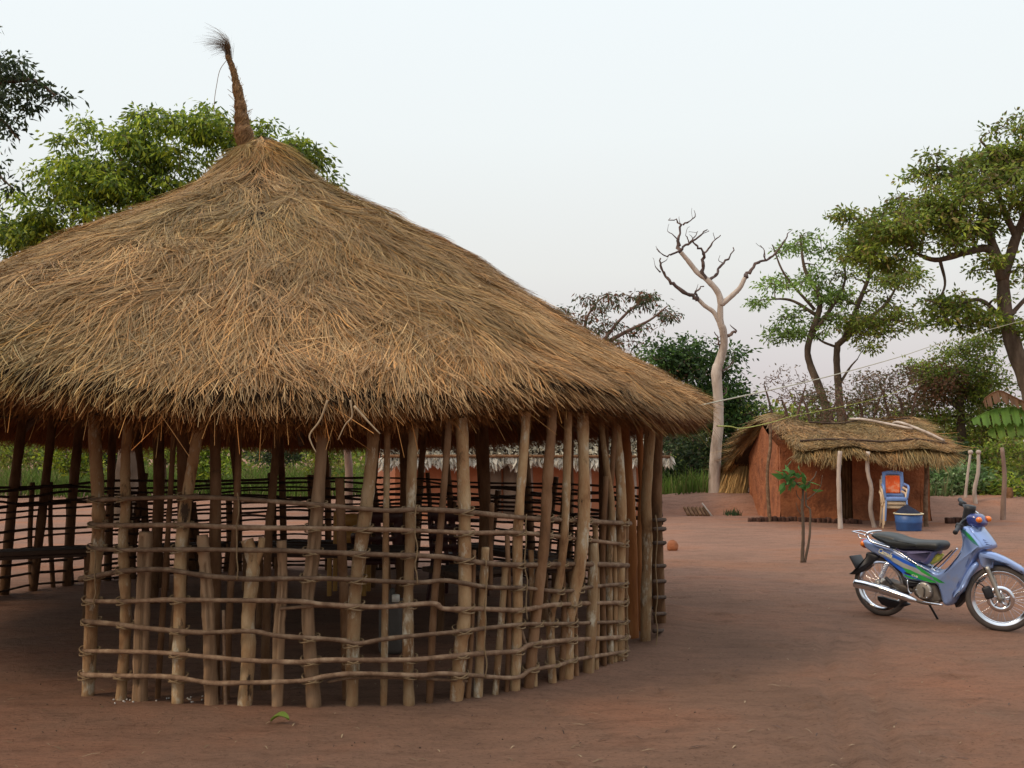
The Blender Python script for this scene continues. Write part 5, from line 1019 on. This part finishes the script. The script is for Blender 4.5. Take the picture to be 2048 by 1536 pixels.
def slab(poly, W, name, mat, parent, wt=None, rnd=.035, frame=None, per=3, both=True, w0=None):
    """solid with a traced side outline; W(s) is its half width, edges rolled over by rnd"""
    org, a_, r_ = frame or (O2, a2, r2); pts = []
    for X, Y in poly:
        w = W(0) if wt is None else wt
        for _ in range(3): s_, z = trace(X, Y, w, org, r_, a_); w = W(s_) if wt is None else wt
        pts.append((s_, z))
    pts = np.array(pts)
    if per: cl = [np.append(p, 0) for p in pts]; c = crom([cl[-1]] + cl + [cl[0], cl[1]], per)[per:-per - 1][:, :2]; pts = c[:len(c)]
    if np.linalg.norm(pts[0] - pts[-1]) < 1e-6: pts = pts[:-1]
    rings = [(pts, -rnd), (inset(pts, rnd * .30), -rnd * .25), (inset(pts, rnd * .75), 0)]
    bm = bmesh.new(); prev = None; n = len(pts); allr = []
    seq = [(p, dw, 1) for p, dw in rings[::-1]] + ([(p, dw, -1) for p, dw in rings] if both else [(rings[0][0], -1, 0)])
    for p, dw, sg in seq:
        vs = []
        for s_, z in p:
            w = sg * max(.004, W(s_) + dw) if sg else (w0 if w0 is not None else 0); q = org + a_ * s_ + r_ * w
            vs.append(bm.verts.new((q[0] - BIKE.location.x, q[1] - BIKE.location.y, z - BIKE.location.z)))
        allr.append(vs)
    for A_, B_ in zip(allr[:-1], allr[1:]):
        for i in range(n): bm.faces.new((A_[i], A_[(i + 1) % n], B_[(i + 1) % n], B_[i]))
    f1 = bm.faces.new(allr[0][::-1]); f2 = bm.faces.new(allr[-1])
    bmesh.ops.triangulate(bm, faces=[f1, f2], ngon_method='EAR_CLIP'); bmesh.ops.recalc_face_normals(bm, faces=bm.faces)
    for f in bm.faces: f.smooth = True
    me = bpy.data.meshes.new(name); bm.to_mesh(me); bm.free(); me.materials.append(M[mat]); ob = bpy.data.objects.new(name, me); COL.objects.link(ob); ob.parent = parent
    if parent is not BIKE: ob.location = (0, 0, 0)
    return ob
def decal(poly, W, name, mat, parent, lift=.0025, frame=None):
    org, a_, r_ = frame or (O2, a2, r2); bm = bmesh.new(); top_ = []; bot_ = []
    for X, Y in poly:
        w = W(0)
        for _ in range(3): s_, z = trace(X, Y, w + lift, org, r_, a_); w = W(s_)
        for lst, l_ in ((top_, lift), (bot_, -.004)):
            q = org + a_ * s_ + r_ * (w + l_); lst.append(bm.verts.new((q[0] - BIKE.location.x, q[1] - BIKE.location.y, z - BIKE.location.z)))
    n = len(top_); f1 = bm.faces.new(top_); f2 = bm.faces.new(bot_[::-1])
    for i in range(n): bm.faces.new((top_[i], bot_[i], bot_[(i + 1) % n], top_[(i + 1) % n]))
    bmesh.ops.triangulate(bm, faces=[f1, f2], ngon_method='EAR_CLIP'); bmesh.ops.recalc_face_normals(bm, faces=bm.faces)
    me = bpy.data.meshes.new(name); bm.to_mesh(me); bm.free(); me.materials.append(M[mat]); ob = bpy.data.objects.new(name, me); COL.objects.link(ob); ob.parent = parent; return ob
def tp(X, Y, w): s_, z = trace(X, Y, w); return W3(s_, w, z)
def btube(pts, r_, name, mat, parent=None, seg=10, flat=1.0, per=5):
    mb = MB(); mb.tube(crom(pts, per), r_, seg, flat=flat); return mb.build(name, M[mat], parent or BIKE)

# wheels
sr, zr = trace(592, 946); sf, zf = trace(1735, 1040); RW = .285
def wheel(s_, psi, front):
    c0 = W3(s_, 0, 0); gz = onz(c0[0], c0[1]); c = np.array((c0[0], c0[1], gz + RW - .006)); ax = np.array((-math.sin(psi), -math.cos(psi), 0)); fw = np.array((math.cos(psi), -math.sin(psi), 0)); up = np.array((0, 0, 1.0))
    mb = MB()
    if front: mb.lathe([(.012, -.06), (.032, -.055), (.034, -.03), (.022, -.02), (.022, .02), (.034, .03), (.034, .045), (.012, .05)], c, ax, 20)
    else: mb.lathe([(.012, -.07), (.055, -.065), (.066, -.05), (.066, .02), (.055, .035), (.03, .06), (.012, .07)], c, ax, 24)
    hub = mb.build('wheel', M['alloy'], BIKE)
    an = np.linspace(0, 2 * np.pi, 72); circ = lambda r_, o=0: c + r_ * (np.cos(an)[:, None] * fw + np.sin(an)[:, None] * up) + ax * o
    mb = MB(); prof = [(.232, -.026), (.252, -.033), (.272, -.027), (.282, -.012), (.285, 0), (.282, .012), (.272, .027), (.252, .033), (.232, .026)]
    mb.lathe(prof + [(.226, .0)] + [prof[0]], c, ax, 72); mb.build('tyre', M['rubber'], hub)
    mb = MB(); mb.lathe([(.205, -.014), (.213, -.022), (.232, -.026), (.237, -.029), (.233, -.021), (.222, -.012), (.222, .012), (.233, .021), (.237, .029), (.232, .026), (.213, .022), (.205, .014), (.205, -.014)], c, ax, 72)
    for k in range(36):
        a0 = 2 * math.pi * k / 36; sg = 1 if k % 2 else -1; a1 = a0 + (.5 if (k // 2) % 2 else -.5) * .9; rh = .036 if front else .06
        p0 = c + rh * (math.cos(a1) * fw + math.sin(a1) * up) + ax * sg * .026; p1 = c + .208 * (math.cos(a0) * fw + math.sin(a0) * up); mb.tube(np.array([p0, p1]), .0017, 5, cap=False)
    mb.build('spoked_rim', M['chrome'], hub)
    if front:
        mb = MB(); mb.lathe([(.066, .048), (.112, .048), (.112, .053), (.066, .053), (.066, .048)], c, ax, 48)
        for k in range(5):
            q = 2 * math.pi * k / 5; mb.tube(np.array([c + ax * .05 + .02 * (math.cos(q) * fw + math.sin(q) * up), c + ax * .05 + .075 * (math.cos(q + .3) * fw + math.sin(q + .3) * up)]), .008, 6)
        mb.build('brake_disc', M['chrome'], hub)
    return c
CR = wheel(sr, PSI, False); PSF = R(26); CF = wheel(sf, PSF, True)
FF = (CF[:2].copy(), np.array((math.cos(PSF), -math.sin(PSF))), np.array((-math.sin(PSF), -math.cos(PSF))))
# painted body
Wb = lambda s: float(np.clip(.118 + .055 * s, .05, .16)); Wl = lambda s: float(np.clip(.125 + .10 * s, .05, .2))
BODY = slab([(395, 490), (430, 478), (470, 490), (560, 520), (680, 560), (760, 600), (830, 645), (900, 690), (980, 735), (1050, 770), (1110, 790), (1150, 830), (1190, 880), (1170, 905), (1100, 905), (1000, 890), (930, 880), (860, 870), (800, 850), (775, 800), (745, 745), (700, 705), (620, 665), (540, 630), (470, 590), (425, 550)], Wb, 'rear_body', 'ppaint', BIKE, rnd=.03, per=2)
slab([(700, 560), (800, 580), (900, 578), (1060, 585), (1085, 600), (1060, 650), (1010, 715), (960, 700), (905, 690), (830, 640), (760, 595)], lambda s: .10, 'seat_cowl', 'violet', BIKE, rnd=.03, per=2)
SH = slab([(1322, 372), (1345, 355), (1400, 352), (1440, 400), (1490, 465), (1530, 520), (1545, 565), (1500, 600), (1465, 650), (1430, 725), (1400, 810), (1350, 910), (1305, 1000), (1262, 1085), (1225, 1112), (1180, 1110), (1160, 1070), (1140, 990), (1120, 930), (1090, 895), (1060, 840), (1080, 790), (1130, 790), (1200, 750), (1255, 690), (1300, 630), (1335, 570), (1352, 500), (1340, 430)], Wl, 'leg_shield', 'ppaint', BIKE, rnd=.04, per=2)
slab([(470, 440), (492, 415), (530, 410), (600, 418), (690, 438), (760, 465), (870, 486), (1000, 490), (1090, 494), (1125, 508), (1140, 540), (1128, 572), (1095, 592), (1050, 582), (900, 575), (780, 575), (690, 558), (600, 520), (520, 482)], lambda s: .125, 'saddle', 'seat', BIKE, rnd=.045, per=2)
# stripes on the side
decal([(545, 570), (610, 585), (700, 615), (800, 665), (900, 715), (960, 752), (900, 740), (830, 715), (740, 680), (650, 640), (590, 610)], Wb, 'decal', 'decalb', BODY)
decal([(610, 640), (700, 690), (760, 740), (860, 800), (960, 850), (1060, 885), (950, 862), (850, 825), (790, 795), (740, 745), (690, 700), (620, 660)], Wb, 'decal', 'decalb', BODY, .003)
decal([(655, 638), (720, 655), (800, 700), (900, 745), (1000, 800), (1060, 840), (980, 815), (880, 780), (780, 735), (700, 690)], Wb, 'decal', 'decals', BODY, .0035)
decal([(790, 745), (860, 765), (960, 815), (1060, 865), (1130, 890), (1060, 888), (960, 860), (880, 820), (830, 790)], Wb, 'decal', 'decalg', BODY, .0045)
decal([(905, 715), (960, 745), (1040, 800), (1085, 840), (1040, 825), (970, 785)], Wb, 'decal', 'decalg', BODY, .0055)
decal([(800, 810), (860, 825), (930, 862), (870, 850), (820, 830)], Wb, 'decal', 'decalg', BODY, .0045)
decal([(810, 785), (860, 800), (880, 818), (840, 810), (812, 798)], Wb, 'decal', 'black', BODY, .0055)
decal([(1075, 830), (1110, 840), (1160, 880), (1200, 895), (1140, 888), (1095, 862)], Wl, 'decal', 'decalg', SH, .004)
decal([(1345, 365), (1390, 385), (1440, 430), (1490, 490), (1525, 540), (1470, 510), (1410, 455), (1365, 405)], Wl, 'decal', 'decalt', SH, .003)
decal([(1390, 395), (1440, 440), (1490, 500), (1440, 470), (1405, 430)], Wl, 'decal', 'decalg', SH, .005)
def lettering(body, X0, Y0, X1, Y1, size, W, mat, name, shear=.3, parent=None):
    cu_ = bpy.data.curves.new('lettering', 'FONT'); cu_.body = body; cu_.size = 1; cu_.shear = shear; cu_.extrude = .0; cu_.offset = .022; cu_.resolution_u = 3; tmp = bpy.data.objects.new('lettering_tmp', cu_); COL.objects.link(tmp)
    me = bpy.data.meshes.new_from_object(tmp.evaluated_get(bpy.context.evaluated_depsgraph_get())); bpy.data.objects.remove(tmp); bpy.data.curves.remove(cu_); me.name = name
    w = W(0); A_ = np.array(trace(X0, Y0, w)); B_ = np.array(trace(X1, Y1, w)); w = W(A_[0]); A_ = np.array(trace(X0, Y0, w)); B_ = np.array(trace(X1, Y1, w)); e1 = nrm(B_ - A_); e2 = np.array((-e1[1], e1[0])); wid = max(v.co.x for v in me.vertices); k = np.linalg.norm(B_ - A_) / wid
    for v in me.vertices:
        p = A_ + e1 * v.co.x * k + e2 * v.co.y * size; q = W3(p[0], W(p[0]) + .006, p[1]); v.co = Vector(q) - BIKE.location
    me.materials.clear(); me.materials.append(M[mat]); ob = bpy.data.objects.new(name, me); COL.objects.link(ob); ob.parent = parent; return ob
lettering('Camala', 555, 592, 695, 655, .062, Wb, 'script', 'lettering', .45, BODY)
lettering('CVB', 880, 822, 942, 845, .026, Wb, 'white', 'lettering', .2, BODY)
btube([tp(X, Y, Wb(s_) + .0) for X, Y, s_ in ((690, 562, -.3), (780, 610, -.2), (900, 693, -.1), (980, 738, 0), (1050, 772, .1))], .004, 'trim_line', 'chrome', seg=6)
# front panel between the shield wings, with three louvres
def fpt(X, Y, wfrac): s_, z = trace(X, Y, Wl(.45)); return s_, z
pan = [(1420, 372), (1460, 425), (1500, 478), (1538, 535), (1550, 575)]; mb = MB(); V = []
for X, Y in pan:
    s_, z = trace(X, Y, Wl(.4)); w_ = Wl(s_) * .80
    for f in np.linspace(-1, 1, 9): V.append(W3(s_ + .022 * (1 - abs(f) ** 2.5), w_ * f, z + .006))
i = np.arange(4)[:, None] * 9 + np.arange(8)[None]; mb.add(V, [np.stack([i, i + 1, i + 10, i + 9], -1).reshape(-1, 4)]); o = mb.build('front_panel', M['ppaint'], BIKE); m_ = o.modifiers.new('thick', 'SOLIDIFY'); m_.thickness = .02
for k in range(3):
    s_, z = trace(1500 + k * 14, 482 + k * 20, Wl(.4)); mb = MB(); mb.tube(crom([W3(s_ + .024, .085, z), W3(s_ + .032, .02, z - .014), W3(s_ + .024, -.06, z - .01)], 4), .0035, 6); mb.build('louvre', M['dpaint'], o)
# headlamp cowl, bars
slab([(1392, 250), (1440, 228), (1490, 236), (1520, 262), (1540, 300), (1545, 335), (1515, 365), (1470, 362), (1420, 345), (1395, 310)], lambda s: .085, 'headlamp_cowl', 'dpaint', BIKE, rnd=.04, wt=.08, per=2)
HC = W3(*(lambda q: (q[0] - .005, 0, q[1]))(trace(1535, 320, .05)))
axh = np.array((*FF[1], .0)); mb = MB(); mb.lathe([(.005, .02), (.03, .016), (.05, .006), (.056, -.01), (.055, -.06)], HC - axh * .02, axh, 24); mb.build('headlamp', M['chrome'], BIKE)
for w_ in (.088, -.088):
    s_, z = trace(1527, 288, .088); c = W3(s_, w_, z); mb = MB(); mb.lathe([(.004, .022), (.018, .018), (.026, .006), (.027, -.02)], c, nrm(np.array((*(a2 * .5 + r2 * (1 if w_ > 0 else -1)), 0))), 14); mb.build('indicator', M['orange'], BIKE)
s_, z = trace(1400, 300, .03); btube([W3(s_ + .03, .0, z + .14), W3(s_ + .0, 0, z - .02), W3(s_ - .0, .0, z - .12)], .05, 'steering_column', 'black', seg=12)
hb = W3(s_ + .06, 0, z + .07); gl = P(1640 + 1345 / 4.8, 980 + 95 / 4.8, 10.05); gr_ = P(1640 + 1300 / 4.8, 980 + 405 / 4.8, 9.15)
ml = P(1640 + 1420 / 4.8, 980 + 210 / 4.8, 9.65); mr = P(1640 + 1370 / 4.8, 980 + 300 / 4.8, 9.35)
HBAR = btube([gl, gl * .4 + ml * .6, ml, hb, mr, mr * .5 + gr_ * .5, gr_], .012, 'handlebar', 'black')
for g_, m__ in ((gl, ml), (gr_, mr)):
    d_ = nrm(m__ - g_); mb = MB(); mb.lathe([(.008, -.012), (.021, -.008), (.022, 0), (.018, .01), (.019, .10), (.024, .112), (.014, .115)], g_, d_, 14); mb.build('grip', M['black'], HBAR)
    mb = MB(); q = g_ + d_ * .14; mb.box(q, (.06, .05, .05), Euler((.3, .2, .5))); bevel(mb.build('switch_box', M['black'], HBAR, smooth=False), .012)
btube([P(1640 + 1385 / 4.8, 980 + 150 / 4.8, 9.98), P(1640 + 1440 / 4.8, 980 + 168 / 4.8, 9.8), P(1640 + 1530 / 4.8, 980 + 232 / 4.8, 9.55)], .006, 'brake_lever', 'chrome', HBAR, 6)
# front fork, fender (turned with the wheel)
def fslab(poly, W, nm, mt, rnd=.02): return slab(poly, W, nm, mt, BIKE, rnd=rnd, frame=FF, per=2)
fslab([(1515, 595), (1580, 592), (1640, 598), (1720, 625), (1800, 662), (1890, 712), (1962, 762), (1958, 815), (1905, 790), (1850, 762), (1770, 715), (1700, 690), (1665, 692), (1662, 752), (1610, 758), (1562, 752), (1535, 700)], lambda s: .068, 'front_fender', 'ppaint', .025)
fslab([(1500, 690), (1525, 720), (1515, 750), (1450, 840), (1410, 930), (1350, 1000), (1280, 1045), (1290, 1000), (1335, 940), (1375, 850), (1440, 740)], lambda s: .064, 'fender_flap', 'ppaint', .025)
def fp(X, Y, w): s_, z = trace(X, Y, w, *[FF[0], FF[2], FF[1]]); q = FF[0] + FF[1] * s_ + FF[2] * w; return np.array((q[0], q[1], z))
for w_ in (.075, -.075):
    A_ = fp(1600, 735, .075); B_ = fp(1735, 1065, .075); sh = np.array((*(FF[2] * (w_ - .075)), 0)); btube([A_ + sh, (A_ + B_) / 2 + sh, B_ + sh], [.020, .017], 'fork_leg', 'alloy', seg=12)
q = fp(1612, 985, .062); mb = MB(); mb.box(q, (.075, .045, .11), Euler((0, -.35, -PSF))); bevel(mb.build('brake_caliper', M['black'], BIKE, smooth=False), .018, 3)
btube([fp(1500, 890, .07), fp(1545, 905, .08), fp(1600, 950, .07)], .005, 'brake_hose', 'black', seg=6)
btube([fp(1470, 830, .08), fp(1480, 880, .09), fp(1550, 880, .08), fp(1590, 840, .07)], .004, 'brake_hose', 'black', seg=6)
slab([(1270, 1050), (1330, 1020), (1400, 960), (1400, 1030), (1350, 1080), (1300, 1130)], lambda s: .05, 'mud_guard', 'black', BIKE, rnd=.01, per=0)
# engine, exhaust, pedals
mb = MB()
c = tp(1000, 965, .10); ar = np.array((*r2, 0)); mb.lathe([(.005, .022), (.06, .02), (.076, .012), (.080, -.01), (.082, -.06)], c, ar, 32); EN = mb.build('engine', M['alloy'], BIKE)
slab([(910, 900), (980, 880), (1080, 890), (1120, 930), (1140, 1010), (1165, 1060), (1120, 1085), (1020, 1075), (950, 1050), (900, 1010), (880, 950)], lambda s: .085, 'crankcase', 'alloyd', BIKE, rnd=.025, per=2)
slab([(1085, 960), (1160, 930), (1240, 960), (1250, 1010), (1170, 1060), (1120, 1040)], lambda s: .05, 'cylinder', 'alloyd', BIKE, rnd=.02, per=0)
btube([tp(985, 935, .128), tp(1000, 950, .13), tp(996, 1025, .13)], .006, 'cover_bolt', 'alloyd', EN, 6)
for k in range(6): mb = MB(); q = c + ar * .015 + np.array((*(a2 * math.cos(k * 1.05) * .068), math.sin(k * 1.05) * .068)); mb.lathe([(.001, .012), (.006, .010), (.007, 0)], q, ar, 8); mb.build('cover_bolt', M['chrome'], EN)
EX = [tp(338, 895, .16), tp(480, 925, .16), tp(640, 968, .155), tp(780, 1015, .15), tp(880, 1048, .14), tp(930, 1065, .13)]
mb = MB(); cpts = crom(EX, 8); mb.tube(cpts, [.040, .044, .044, .040, .034, .026, .016], 18); MUF = mb.build('exhaust', M['chrome'], BIKE)
btube([EX[-1], tp(1000, 1085, .11), tp(1090, 1090, .09), tp(1160, 1060, .06), tp(1190, 1010, .04)], .013, 'exhaust_pipe', 'alloyd', MUF)
mb = MB(); mb.lathe([(.004, 0), (.03, .0), (.034, -.012), (.041, -.012)], EX[0] - nrm(EX[1] - EX[0]) * .004, -nrm(EX[1] - EX[0]), 18); mb.build('exhaust_tip', M['black'], MUF)
btube([tp(985, 1075, .15), tp(1080, 1092, .17), tp(1175, 1105, .17)], .010, 'foot_peg', 'chrome'); btube([tp(1060, 1090, .10), tp(1090, 1092, .16)], .008, 'foot_peg_bracket', 'alloyd')
btube([tp(842, 862, .13), tp(838, 890, .14), tp(848, 960, .14), tp(870, 990, .14), tp(885, 985, .14)], .007, 'kick_starter', 'chrome', seg=7); 
btube([tp(630, 840, .13), tp(690, 905, .13)], .017, 'rear_foot_peg', 'black'); btube([tp(690, 905, .13), tp(710, 930, .12), tp(760, 960, .10)], .009, 'rear_foot_peg_bracket', 'alloyd', seg=7)
slab([(590, 880), (640, 860), (700, 890), (780, 910), (880, 940), (900, 980), (800, 985), (700, 960), (620, 930), (580, 915)], lambda s: .07, 'swing_arm', 'alloyd', BIKE, rnd=.015, per=2)
slab([(600, 1010), (720, 1040), (880, 1075), (890, 1100), (760, 1125), (640, 1090)], lambda s: .03, 'chain_case', 'black', BIKE, rnd=.01, per=2, wt=-.07)
slab([(790, 850), (860, 868), (960, 890), (950, 910), (880, 930), (800, 915)], lambda s: .10, 'battery_cover', 'black', BIKE, rnd=.02, per=2)
# rear shock with its coil spring
A_ = tp(648, 690, .125); B_ = tp(560, 892, .125); btube([A_, B_], .009, 'shock_absorber', 'chrome'); n = 140; f = np.linspace(.03, .72, n); an = f * 2 * np.pi * 13
d_ = nrm(B_ - A_); e1 = nrm(np.cross(d_, ar)); pts = A_ + (B_ - A_) * f[:, None] + .021 * (np.cos(an)[:, None] * ar + np.sin(an)[:, None] * e1); mb = MB(); mb.tube(pts, .0042, 6); mb.build('coil_spring', M['chrome'], BIKE)
mb = MB(); mb.lathe([(.004, -.02), (.02, -.02), (.022, 0), (.02, .02), (.004, .02)], B_, ar, 12); mb.build('shock_mount', M['alloy'], BIKE)
# tail: mudguard, plate, lamp, rails
slab([(440, 600), (500, 610), (560, 640), (520, 680), (460, 735), (400, 785), (330, 812), (268, 806), (300, 785), (345, 755), (400, 690), (430, 640)], lambda s: .06, 'rear_mudguard', 'black', BIKE, rnd=.02, per=2)
s_, z = trace(352, 690, .05); mb = MB(); mb.box(W3(s_ - .015, 0, z), (.02, .19, .13), Matrix.Rotation(-PSI, 3, 'Z') @ Matrix.Rotation(-.55, 3, 'Y')); bevel(mb.build('licence_plate', M['black'], BIKE, smooth=False), .006)
s_, z = trace(410, 515, .06); 
for w_ in (.062, -.062): mb = MB(); c = W3(s_, w_, z); mb.lathe([(.004, .02), (.018, .016), (.026, .004), (.027, -.02)], c, nrm(np.array((*(r2 * (1 if w_ > 0 else -1) - a2 * .7), 0))), 14); mb.build('indicator', M['orange'], BIKE)
mb = MB(); mb.lathe([(.004, .03), (.035, .022), (.045, 0), (.045, -.03)], W3(s_ - .02, 0, z), -np.array((*a2, 0)), 16); mb.build('tail_lamp', M['redtail'], BIKE)
gl_ = [tp(672, 553, .13), tp(560, 520, .13), tp(485, 488, .13), tp(455, 440, .12), tp(470, 405, .10)]
gr2 = [p - np.array((*(r2 * 2 * w_), 0)) for p, w_ in zip(gl_, (.13, .13, .13, .12, .10))]
btube(gl_ + gr2[::-1], .011, 'grab_rail', 'chrome')
for w_ in (.07, -.07): btube([tp(455, 438, .07) + np.array((*(r2 * (w_ - .07)), 0)), tp(310, 398, .07) + np.array((*(r2 * (w_ - .07)), 0))], .006, 'rack_bar', 'chrome', seg=7)
btube([tp(310, 398, .07), tp(312, 398, .0), tp(310, 398, .07) - np.array((*(r2 * .14), 0))], .006, 'rack_bar', 'chrome', seg=7); btube([tp(455, 470, .07), tp(385, 460, .07), tp(365, 425, .07)], .005, 'rack_bar', 'chrome', seg=7)
btube([tp(1050, 1100, -.10), tp(1085, 1160, -.16), tp(1130, 1238, -.20)], .011, 'side_stand', 'black', seg=8)
# carrier frame on the step-through with a bottle lashed to it
for w_, col_ in ((.05, 'chrome'), (-.05, 'black')):
    btube([tp(1075, 745, w_), tp(1110, 770, w_), tp(1200, 690, w_), tp(1280, 600, w_), tp(1320, 560, w_)], .008, 'carrier_bar', col_, seg=8)
btube([tp(1060, 735, .05), tp(1060, 735, -.05)], .006, 'carrier_bar', 'black', seg=6)
btube([tp(1090, 745, .03), tp(1180, 665, .03), tp(1270, 580, .03)], .007, 'carrier_bar', 'black', seg=6)
a_, b_ = tp(1060, 690, 0), tp(1185, 618, 0); ab = np.linalg.norm(b_ - a_); mb = MB(); mb.lathe([(.004, 0), (.03, .003), (.034, .012), (.034, ab * .7), (.014, ab * .86), (.012, ab)], a_, nrm(b_ - a_), 18); tag(mb.build('bottle', M['bottle'], None, loc=a_), 'yellow plastic bottle wedged in the step-through of the motorbike', 'bottle')
